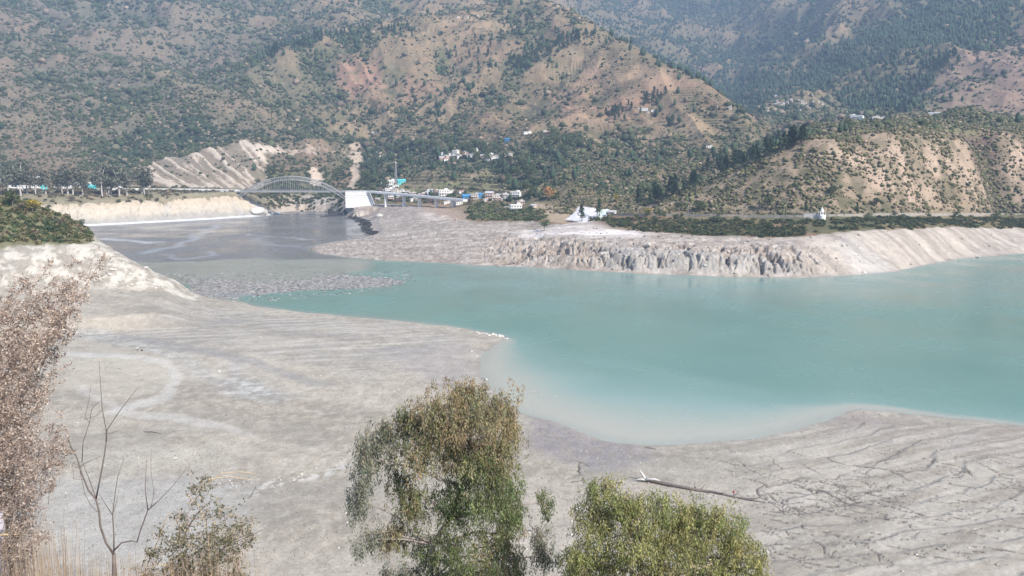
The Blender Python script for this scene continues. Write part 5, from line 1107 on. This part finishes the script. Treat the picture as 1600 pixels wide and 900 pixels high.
def person(px, py, label, top, legs, pose='stand', rz=0.0, group=None):
    h = Vector(pos_hit(px, py)); o = empty('person', h, rz, label, 'person', group)
    lean = Vector((0, -.35, -.05)) if pose == 'bend' else Vector((0, 0, 0)); dz = -.42 if pose == 'sit' else 0
    hip = Vector((0, 0, .93 + dz)); ch = Vector((0, 0, 1.32 + dz)) + lean * .7; nk = Vector((0, 0, 1.50 + dz)) + lean; hd = Vector((0, -.02, 1.63 + dz)) + lean * 1.25
    if pose == 'sit': kL, kR, fL, fR = Vector((-.17, -.38, .52)), Vector((.17, -.38, .52)), Vector((-.16, -.42, .07)), Vector((.16, -.42, .07))
    else: kL, kR, fL, fR = Vector((-.11, -.04, .50)), Vector((.12, .03, .50)), Vector((-.13, 0, .07)), Vector((.15, .1, .07))
    sL, sR = ch + Vector((-.19, 0, .1)), ch + Vector((.19, 0, .1)); eL, eR = sL + Vector((-.08, -.05, -.27)), sR + Vector((.08, -.05, -.27)); wL, wR = eL + Vector((.02, -.12, -.24)), eR + Vector((-.02, -.12, -.24))
    T = lambda v, r: (v.x, v.y, v.z, r)
    J = [T(hip, (.15, .11)), T(ch, (.16, .11)), T(nk, .055), T(hd, .085), T(hd + Vector((0, 0, .11)), .075), T(hip + Vector((-.09, 0, -.06)), .085), T(kL, .06), T(fL, .045), T(fL + Vector((0, -.17, -.03)), .035), T(hip + Vector((.09, 0, -.06)), .085), T(kR, .06), T(fR, .045), T(fR + Vector((0, -.17, -.03)), .035), T(sL, .06), T(eL, .045), T(wL, .03), T(wL + Vector((0, -.03, -.1)), .03), T(sR, .06), T(eR, .045), T(wR, .03), T(wR + Vector((0, -.03, -.1)), .03)]
    skin('body', J, [(0, 1), (1, 2), (2, 3), (3, 4), (0, 5), (5, 6), (6, 7), (7, 8), (0, 9), (9, 10), (10, 11), (11, 12), (1, 13), (13, 14), (14, 15), (15, 16), (1, 17), (17, 18), (18, 19), (19, 20)], m_skin, o)
    g = 1.22; Jt = [T(hip, (.175, .135)), T(ch, (.185, .14)), T(nk - Vector((0, 0, .03)), .075), T(sL, .075), T(eL, .06), T(wL + (eL - wL) * .3, .045), T(sR, .075), T(eR, .06), T(wR + (eR - wR) * .3, .045)]
    skin('shirt', Jt, [(0, 1), (1, 2), (1, 3), (3, 4), (4, 5), (1, 6), (6, 7), (7, 8)], top, o)
    Jl = [T(hip + Vector((0, 0, .04)), (.165, .13)), T(hip + Vector((-.09, 0, -.07)), .105), T(kL, .08), T(fL + Vector((0, 0, .04)), .065), T(hip + Vector((.09, 0, -.07)), .105), T(kR, .08), T(fR + Vector((0, 0, .04)), .065)]
    skin('trousers', Jl, [(0, 1), (1, 2), (2, 3), (0, 4), (4, 5), (5, 6)], legs, o)
    skin('hair', [T(hd + Vector((0, .035, .05)), .09), T(hd + Vector((0, .02, .13)), .085)], [(0, 1)], m_hair, o)
    return o
person(215.5, 548.5, 'person in a white top and dark trousers standing on the mud', m_wcl, m_dcl, 'stand', .4)
person(222, 548.5, 'person in a pale top sitting low beside the standing one', m_gcl, m_dcl, 'sit', -.6)
m = MB(); h = pos_hit(222, 548.4); m.box((0, .05, .22), (.5, .4, .44)); o = m.build('crate', m_dcl); o.location = h; tag(o, 'small dark crate under the sitting person on the mud', 'crate')
person(1146.5, 775.5, 'person in a red top standing beside the fallen tree', m_rcl, m_gcl, 'bend', -.8)
print('structures', time.time() - T0)
# ------------------------------------------------------------------ foreground trees and dry shrubs on the near slope
def screen(px, py, Y): x, yy, z = ray(px, py); return Vector((x / yy * Y, Y, CAMH + z / yy * Y))
def leafy_tree(name, label, base, fork, Y, cl, n_tip, n_leaf, L, W, pal_of, trunk_r, seed, limb_mat, spread=1.0, depth=1.0):
    r = np.random.default_rng(seed); root = empty(name, base, 0, label, 'tree'); B_ = Vector(base)
    V = []; C = []; tw = MB(); lb = MB(); cent = []
    for k, (px, py, rx, ry, dy, pal, den) in enumerate(cl):
        c = screen(px, py, Y + dy * depth); cent.append(c); sx, sz = rx * Y / FPX, ry * Y / FPX; sy = (sx + sz) * .5
        nt_ = int(n_tip * den * (rx * ry) / 2000)
        d = r.normal(size=(nt_, 3)); d /= np.linalg.norm(d, axis=1)[:, None]; rad = r.uniform(.15, 1.0, nt_) ** .5
        # sprays gather at the branch ends
        anch = np.array([(sx * a, sy * b, sz * e) for a, b, e in r.normal(0, .52, (max(8, nt_ // 6), 3))]); ai = r.integers(0, len(anch), nt_); T_ = anch[ai] * .8 + d * rad[:, None] * np.array([sx, sy, sz]) * .52
        for q in range(0, nt_, 6):
            t = Vector(T_[q]); mid = t * .5 + Vector((0, 0, .12 * sz)); tw.tube([c - B_, c + mid - B_, c + t - B_], [.012, .007, .003], 3)
        acol = pal[r.integers(0, len(pal), len(anch))] * r.uniform(.7, 1.25, (len(anch), 1))
        for ti, t in enumerate(T_):
            hang = r.uniform(.25, .75); m_ = n_leaf; u = r.random(m_)
            pos = np.array(c) + t + r.normal(0, .07, (m_, 3)) + np.array([0, 0, 1]) * (-u * hang)[:, None]
            dr = r.normal(0, .45, (m_, 3)); dr[:, 2] -= 1.0; dr /= np.linalg.norm(dr, axis=1)[:, None]
            sd_ = r.normal(size=(m_, 3)); sd_ -= (sd_ * dr).sum(1)[:, None] * dr; sd_ /= np.linalg.norm(sd_, axis=1)[:, None]
            ll = (L * r.uniform(.6, 1.3, m_))[:, None]; ww = (W * r.uniform(.7, 1.3, m_))[:, None]
            V.append(np.stack([pos, pos + dr * ll * .45 + sd_ * ww, pos + dr * ll, pos + dr * ll * .45 - sd_ * ww], 1))
            col = (acol[ai[ti]] * .65 + pal[r.integers(0, len(pal))] * .35) * r.uniform(.85, 1.15) * 1.6; C.append(np.repeat((col * r.uniform(.75, 1.25, (m_, 1)))[:, None, :], 4, 1).reshape(m_, 4, 3))
    V = np.concatenate(V).reshape(-1, 3) - np.array(B_); C = np.concatenate(C).reshape(-1, 3); n = len(V) // 4
    link('foliage', new_mesh('foliage', V, [np.arange(n * 4).reshape(n, 4)], C), m_leaf, root)
    tw.build('twigs', m_bark, root)['kind'] = 'stuff'
    F_ = [Vector(f) for f in fork]; t = MB(); t.tube([Vector((0, 0, -1)), (F_[0] - B_) * .5 + Vector((.15, 0, 0)), F_[0] - B_] + [f - B_ for f in F_[1:]], [trunk_r, trunk_r * .85, trunk_r * .65] + [trunk_r * .65 * (1 - .5 * (k + 1) / len(F_)) for k in range(len(F_) - 1)], 8); t.build('trunk', limb_mat, root, True)
    for k, c in enumerate(cent):
        f = min(F_, key=lambda q: (q - c).length + (2.0 if q.z > c.z else 0)); d = c - f; rr = .035 + .010 * d.length
        pts_ = [f + d * u + Vector((r.normal(0, .12), r.normal(0, .12), .25 * math.sin(u * 3.14) + r.normal(0, .06))) * (1 if 0 < u < 1 else 0) for u in (0, .2, .4, .6, .8, 1)]
        lb = MB(); lb.tube([q - B_ for q in pts_], [rr * (1 - .75 * u) for u in (0, .2, .4, .6, .8, 1)], 6); lb.build('limb', limb_mat, root, True)
    return root
RUS = np.array([(.27, .205, .115), (.23, .215, .11), (.21, .16, .10), (.28, .235, .15), (.18, .19, .09), (.29, .20, .12), (.19, .205, .12)])
GRN = np.array([(.13, .165, .07), (.11, .145, .06), (.16, .185, .08), (.19, .185, .10), (.09, .12, .055)])
GRY = np.array([(.14, .16, .12), (.19, .195, .145), (.12, .14, .10), (.22, .20, .145)])
MIX = np.vstack([RUS, GRN]); m_gum = plain('gum_bark', (.30, .26, .23), .75, .25, 3, bump=.3)
T1 = [(722, 612, 40, 30, 0, RUS, 1), (690, 640, 46, 36, -.6, RUS, 1), (765, 642, 46, 38, .5, RUS, 1), (728, 655, 46, 36, -1.4, RUS, 1), (640, 655, 42, 34, .6, MIX, 1), (596, 690, 38, 32, 0, GRY, .9), (570, 715, 28, 40, -.7, GRY, .9), (558, 775, 20, 46, .3, GRY, .85), (575, 836, 26, 30, 0, GRY, .55), (598, 660, 20, 22, .4, GRY, .6),
      (660, 700, 44, 36, -1, MIX, .95), (715, 705, 55, 45, .6, MIX, 1), (775, 700, 42, 46, 0, RUS, 1), (795, 665, 22, 36, .8, RUS, .9), (765, 765, 52, 48, -.8, GRN, 1.1), (800, 790, 26, 60, .5, GRN, 1), (705, 780, 42, 42, .3, GRN, .9), (640, 780, 34, 46, 0, MIX, .85), (618, 832, 32, 30, .4, RUS, .8), (660, 850, 34, 30, .8, GRN, .8), (715, 850, 46, 42, -.6, GRN, .8), (775, 850, 46, 50, .2, MIX, .95), (735, 900, 60, 40, -1, GRN, .8), (800, 900, 30, 40, .4, GRN, .8), (850, 785, 13, 30, 0, GRN, .8), (838, 830, 20, 34, .4, GRY, .7), (850, 868, 20, 30, -.3, GRY, .7), (650, 892, 40, 26, .2, GRY, .6), (600, 893, 22, 24, 0, GRY, .8), (680, 930, 80, 36, 0, MIX, .8), (618, 745, 28, 26, .8, MIX, .6), (560, 850, 14, 20, 0, GRY, .4), (745, 730, 36, 26, -1.3, MIX, .9)]
Y1 = 38; fk = [screen(672, 905, Y1), screen(676, 850, Y1), screen(702, 812, Y1 + .2), screen(722, 760, Y1 + .2), screen(735, 700, Y1)]
bx = screen(676, 905, Y1); base = (bx.x, Y1, ground(bx.x, Y1))
leafy_tree('gum_tree', 'tall drooping gum tree with russet top leaves, left of the two foreground trees', base, fk, Y1, T1, 290, 17, .17, .023, None, .24, 91, m_gum)
YEL = np.array([(.21, .225, .085), (.18, .205, .075), (.25, .24, .11), (.13, .165, .065), (.29, .25, .12), (.24, .21, .10)])
T2 = [(948, 762, 34, 20, 0, YEL, 1), (925, 772, 16, 22, .5, YEL, .8), (985, 782, 42, 30, -.5, YEL, 1), (935, 805, 42, 36, .4, YEL, 1), (1040, 790, 44, 28, 0, YEL, 1), (1085, 800, 40, 30, .6, YEL, 1), (1125, 808, 36, 32, -.3, YEL, 1), (1150, 838, 34, 36, .2, YEL, 1), (1178, 868, 24, 28, 0, YEL, .9), (1000, 830, 56, 40, -.8, YEL, .9), (1070, 845, 60, 44, -.6, YEL, .95), (915, 850, 34, 36, 0, YEL, .95), (960, 870, 50, 40, .3, YEL, .8), (1120, 880, 60, 36, .2, YEL, 1), (1030, 890, 60, 36, -.2, YEL, .9), (905, 890, 36, 26, .3, YEL, .9), (980, 925, 90, 34, 0, YEL, .9), (1110, 930, 90, 36, 0, YEL, .9), (1185, 900, 20, 24, 0, YEL, .9), (885, 870, 14, 26, 0, YEL, .5), (1060, 815, 36, 22, 1, YEL, .8)]
Y2 = 33; fk = [screen(1035, 960, Y2), screen(1030, 905, Y2), screen(1040, 850, Y2), screen(990, 840, Y2 + .3), screen(1090, 850, Y2)]
bx = screen(1035, 960, Y2); base = (bx.x, Y2, ground(bx.x, Y2))
leafy_tree('gum_tree', 'bright yellow green rounded tree, right of the two foreground trees', base, fk, Y2, T2, 260, 17, .15, .022, None, .2, 92, m_gum)
print('gums', time.time() - T0)

# dry shrubs at the left edge
m_twig = plain('dry_stem', (.30, .23, .19), .85, .25, 6); m_dry = foliage_mat('dry_leaves', .15, .25, .8); m_straw = plain('straw', (.55, .42, .25), .8, .2, 5)
DRL = np.array([(.50, .395, .32), (.60, .49, .41), (.42, .32, .255), (.28, .20, .16), (.54, .44, .36), (.19, .135, .11), (.64, .54, .45)])
def dry_shrub(label, tips, Y, seed, n_side=14, leafn=9, size=.016, base_px=(-60, 40), base_py=1080, pal=DRL, leafmat=None, start=.3, wig=.05, lean=.3):
    r = np.random.default_rng(seed); b0 = screen(sum(base_px) / 2, base_py, Y); gz_ = ground(b0.x, Y); root = empty('dry_shrub', (b0.x, Y, gz_), 0, label, 'shrub'); O = Vector((b0.x, Y, gz_)); st = MB(); V = []; C = []
    def fuzz(p, d, n):
        q = r.random((n, 1)); c = np.array(p) + np.array(d) * q + r.normal(0, .024, (n, 3)); a = r.normal(size=(n, 3)); a /= np.linalg.norm(a, axis=1)[:, None]; b = r.normal(size=(n, 3)); b -= (b * a).sum(1)[:, None] * a; b /= np.linalg.norm(b, axis=1)[:, None]
        l = (size * r.uniform(.6, 1.7, n))[:, None]; V.append(np.stack([c - a * l, c + b * l * .45, c + a * l, c - b * l * .45 + a * l * .3], 1)); col = pal[r.integers(0, len(pal), n)] * r.uniform(.8, 1.2, (n, 1)); C.append(np.repeat(col[:, None], 4, 1))
    for (px, py) in tips:
        yy = Y + r.normal(0, .5); tip = screen(px, py, yy); bs = Vector((O.x + r.normal(0, .6), Y + r.normal(0, .35), gz_ - .1)); m_ = bs.lerp(tip, .55) + Vector((r.normal(0, .25) - lean, r.normal(0, .1), .18 * (tip.z - bs.z) + .1))
        P_ = [bs * (1 - u) ** 2 + m_ * 2 * u * (1 - u) + tip * u * u + Vector(r.normal(0, wig * (.3 + .7 * u), 3)) * (0 if k in (0, 12) else 1) for k, u in enumerate(np.linspace(0, 1, 13))]
        st.tube([p - O for p in P_], [.006 * (1 - .8 * k / 12) + .001 for k in range(13)], 3)
        for s in range(n_side):
            u = r.uniform(start, 1) ; f = u * 12; k = min(11, int(f)); p = P_[k].lerp(P_[k + 1], f - k); ln = r.uniform(.08, .32) * (1.2 - .5 * u); d = Vector((r.normal(.15, .7), r.normal(0, .6), r.normal(.12, .5))).normalized() * ln
            mid = d * .5 + Vector(r.normal(0, .02, 3)); st.tube([p - O, p + mid - O, p + d - O], [.0028, .002, .0012], 3); fuzz(p, d, leafn)
            if r.random() < .6: e = Vector(r.normal(0, 1, 3)).normalized() * ln * .6; st.tube([p + mid - O, p + mid + e - O], [.0018, .001], 3); fuzz(p + mid, e, leafn // 2)
    V = np.concatenate(V).reshape(-1, 3) - np.array(O); C = np.concatenate(C).reshape(-1, 3); n = len(V) // 4
    st.build('stems', m_twig, root)['kind'] = 'stuff'; link('dry_leaves', new_mesh('dry_leaves', V, [np.arange(n * 4).reshape(n, 4)], C), leafmat or m_dry, root); return root
r = np.random.default_rng(5)
def tipset(poly, n, seed):
    r = np.random.default_rng(seed); out = []; xs = [p[0] for p in poly]; ys = [p[1] for p in poly]
    while len(out) < n:
        x, y = r.uniform(min(xs), max(xs)), r.uniform(min(ys), max(ys))
        if inside(np.array([x]), np.array([y]), poly)[0]: out.append((x, y))
    return out
dry_shrub('tall pinkish dry shrub rising highest at the left edge', [(172, 382), (150, 398), (138, 412), (118, 402), (98, 420), (128, 430), (84, 404), (60, 428), (45, 440), (150, 420), (20, 450), (5, 430), (110, 440), (165, 396)] + tipset([(-60, 450), (0, 420), (70, 425), (130, 425), (140, 440), (115, 500), (95, 540), (-60, 560)], 64, 1), 11.0, 21, 50, 26, .0135, (-420, -260), 1060)
dry_shrub('dense dry shrub with curled brown leaves below the tallest one', tipset([(-80, 500), (60, 490), (105, 520), (95, 570), (70, 620), (110, 650), (120, 690), (60, 720), (-80, 700)], 66, 2), 9.6, 22, 46, 24, .0125, (-380, -220), 1060)
dry_shrub('lower dry shrub with pale brown sprays at the bottom left corner', tipset([(-80, 640), (60, 640), (120, 680), (90, 730), (60, 760), (80, 800), (90, 860), (-80, 880)], 66, 3), 8.4, 23, 44, 22, .0115, (-300, -160), 1080)
# bare sapling
def chain(m, pts, Y, r0, r1, n=5):
    P_ = [screen(px, py, Y + (dy[0] if dy else 0)) for px, py, *dy in pts]; k = len(P_)
    m.tube([p - O_ for p in P_], [mix(r0, r1, i / (k - 1)) for i in range(k)], n)
Y3 = 8.6; b0 = screen(178, 960, Y3); O_ = Vector((b0.x, Y3, ground(b0.x, Y3))); sp_ = empty('bare_sapling', O_, 0, 'leafless dark sapling with upright forked branches at lower left', 'sapling'); m_sap = plain('sapling_bark', (.16, .135, .12), .85, .25, 8)
m = MB(); m.tube([(0, 0, -.2), screen(178, 960, Y3) - O_, screen(179, 900, Y3) - O_, screen(178, 866, Y3) - O_], [.032, .029, .026, .022], 7); m.build('trunk', m_sap, sp_, True)
for pts, r0, r1 in [([(178, 866), (166, 848), (157, 822), (155, 798), (150, 780), (138, 765), (126, 735), (121, 716), (112, 700), (104, 680)], .024, .008), ([(155, 798), (149, 775), (138, 745), (128, 720)], .012, .005), ([(150, 780), (157, 745), (163, 712), (166, 690), (166, 672), (160, 640), (157, 600), (155, 565)], .015, .003), ([(166, 690), (167, 672), (185, 645), (200, 625), (215, 606)], .011, .003), ([(178, 866), (178, 835), (176, 805), (180, 770), (184, 745), (194, 715)], .014, .003), ([(176, 805), (165, 788), (155, 772)], .008, .004),
                    ([(178, 860), (190, 848), (205, 845), (214, 847), (219, 830), (230, 800), (231, 797)], .015, .009), ([(231, 797), (227, 765), (228, 740), (229, 718)], .009, .003), ([(231, 797), (250, 780), (272, 757), (292, 731)], .009, .003), ([(236, 792), (241, 770), (236, 740), (236, 700)], .005, .002), ([(123, 730), (140, 720), (160, 712)], .006, .003), ([(112, 700), (98, 694), (88, 700)], .005, .002), ([(132, 750), (115, 748), (114, 732)], .005, .003), ([(128, 722), (130, 690), (140, 660), (143, 640), (152, 630), (166, 619)], .008, .002), ([(140, 660), (133, 652), (140, 620), (142, 602)], .005, .002), ([(132, 655), (150, 650), (165, 636)], .005, .002), ([(178, 800), (183, 780), (186, 765)], .004, .002), ([(125, 735), (132, 770), (142, 790), (152, 800)], .006, .004), ([(168, 678), (176, 676), (182, 672)], .004, .002)]:
    m = MB(); chain(m, pts, Y3, r0 * .62, r1 * .75, 5); m.build('branch', m_sap, sp_, True)
# olive leafy shrub with straw stems
GL = np.array([(.14, .15, .085), (.12, .135, .07), (.22, .20, .12), (.09, .11, .06), (.38, .32, .20), (.42, .35, .22)])
r2 = dry_shrub('sprawling olive leafed shrub with arching straw stems right of the sapling', [(372, 798), (384, 806), (396, 812), (350, 790), (300, 742), (330, 748), (318, 740), (345, 830), (380, 840), (280, 800), (250, 830), (330, 860), (300, 840), (270, 850), (232, 862), (360, 800), (395, 833)] + tipset([(225, 840), (300, 780), (360, 800), (370, 850), (330, 900), (230, 900)], 34, 4), 9.0, 24, 26, 12, .015, (220, 300), 1000, GL, m_leaf, .45, .05, 0)
m = MB(); O_ = r2.location.copy()
for pts in [[(220, 905), (245, 850), (262, 805), (268, 800)], [(300, 790), (320, 760), (345, 740), (375, 737), (400, 740)], [(305, 765), (330, 748), (360, 745), (395, 750)], [(270, 905), (262, 860), (270, 845), (290, 850), (310, 862)], [(330, 900), (325, 840), (318, 800)], [(240, 880), (300, 890), (330, 920)], [(290, 770), (310, 790), (320, 810)]]:
    chain(m, pts, 9.0, .006, .003, 4)
m.build('straw_stems', m_straw, r2)
for pts, r0 in [([(325, 885), (345, 860), (370, 842), (395, 832)], .010), ([(286, 840), (295, 822), (310, 800), (332, 780)], .010), ([(350, 800), (352, 815), (356, 835)], .005), ([(360, 850), (380, 842), (410, 828)], .006), ([(388, 780), (396, 768), (400, 760)], .004)]:
    m = MB(); chain(m, pts, 9.0, r0, .003, 4); m.build('branch', m_sap, r2)
# dry grass at the bottom left edge and the cut pole
r = np.random.default_rng(77); V = []; C = []
for k in range(2600):
    px = r.triangular(-60, 0, 330) if k % 3 else r.uniform(180, 400); Y = r.uniform(7.0, 9.5); x = screen(px, 900, Y).x; g = ground(x, Y); top = screen(px, r.uniform(862, 960) if px > 110 else r.uniform(810, 950), Y).z
    ln = r.normal(0, .12, 3); w = .0035; c = DRL[r.integers(0, 7)] * np.array([1.05, 1.0, .85]); p0 = np.array([x, Y, g]); p2 = np.array([x + ln[0], Y + ln[1], top]); p1 = (p0 + p2) / 2 + ln * .3 * np.array([-1, -1, 0]); s = np.array([w, 0, 0])
    V += [p0 - s, p0 + s, p1 + s, p1 - s, p2 + s * .2, p2 - s * .2]; C += [c] * 6
V = np.array(V); n = len(V) // 6; b = np.arange(n)[:, None] * 6; Fq = np.concatenate([b + np.array([0, 1, 2, 3]), b + np.array([3, 2, 4, 5])])
o = link('dry_grass', new_mesh('dry_grass', V, [Fq], np.array(C)), m_dry); tag(o, kind='stuff'); o['label'] = 'pale dry grass growing on the near slope'
m = MB(); m_pole = plain('weathered_pole', (.36, .34, .38), .8, .2, 5, bump=.2); p = screen(4, 870, 8.0); g = ground(p.x, 8.0); q = screen(6, 800, 8.0); m.tube([(0, 0, -.3), (0, 0, q.z - g)], [.055, .05], 8); o = m.build('post', m_pole, None, True); o.location = (p.x, 8.0, g); tag(o, 'short grey weathered post at the left edge', 'post')
m = MB(); a = screen(-40, 838, 7.8); b = screen(30, 834.5, 7.8); m.tube([(0, 0, 0), b - a], [.014, .012], 6); o = m.build('cane', m_straw, None, True); o.location = a; tag(o, 'pale dry cane sticking in from the left edge', 'cane')
print('foreground', time.time() - T0)
# ------------------------------------------------------------------ the air in the valley
hb = MB(); hb.box((0, 0, 1500), (19000, 19000, 3030.0))
m_h = bpy.data.materials.new('haze'); m_h.use_nodes = True; t = m_h.node_tree; t.nodes.clear()
pv = t.nodes.new('ShaderNodeVolumePrincipled'); pv.inputs['Density'].default_value = HAZE_DENSITY; pv.inputs['Color'].default_value = HAZE_COLOR + (1,)
pv.inputs['Anisotropy'].default_value = 0.0
mo = t.nodes.new('ShaderNodeOutputMaterial'); t.links.new(pv.outputs[0], mo.inputs['Volume'])
tag(hb.build('haze', m_h), kind='stuff')
print('done', time.time() - T0)
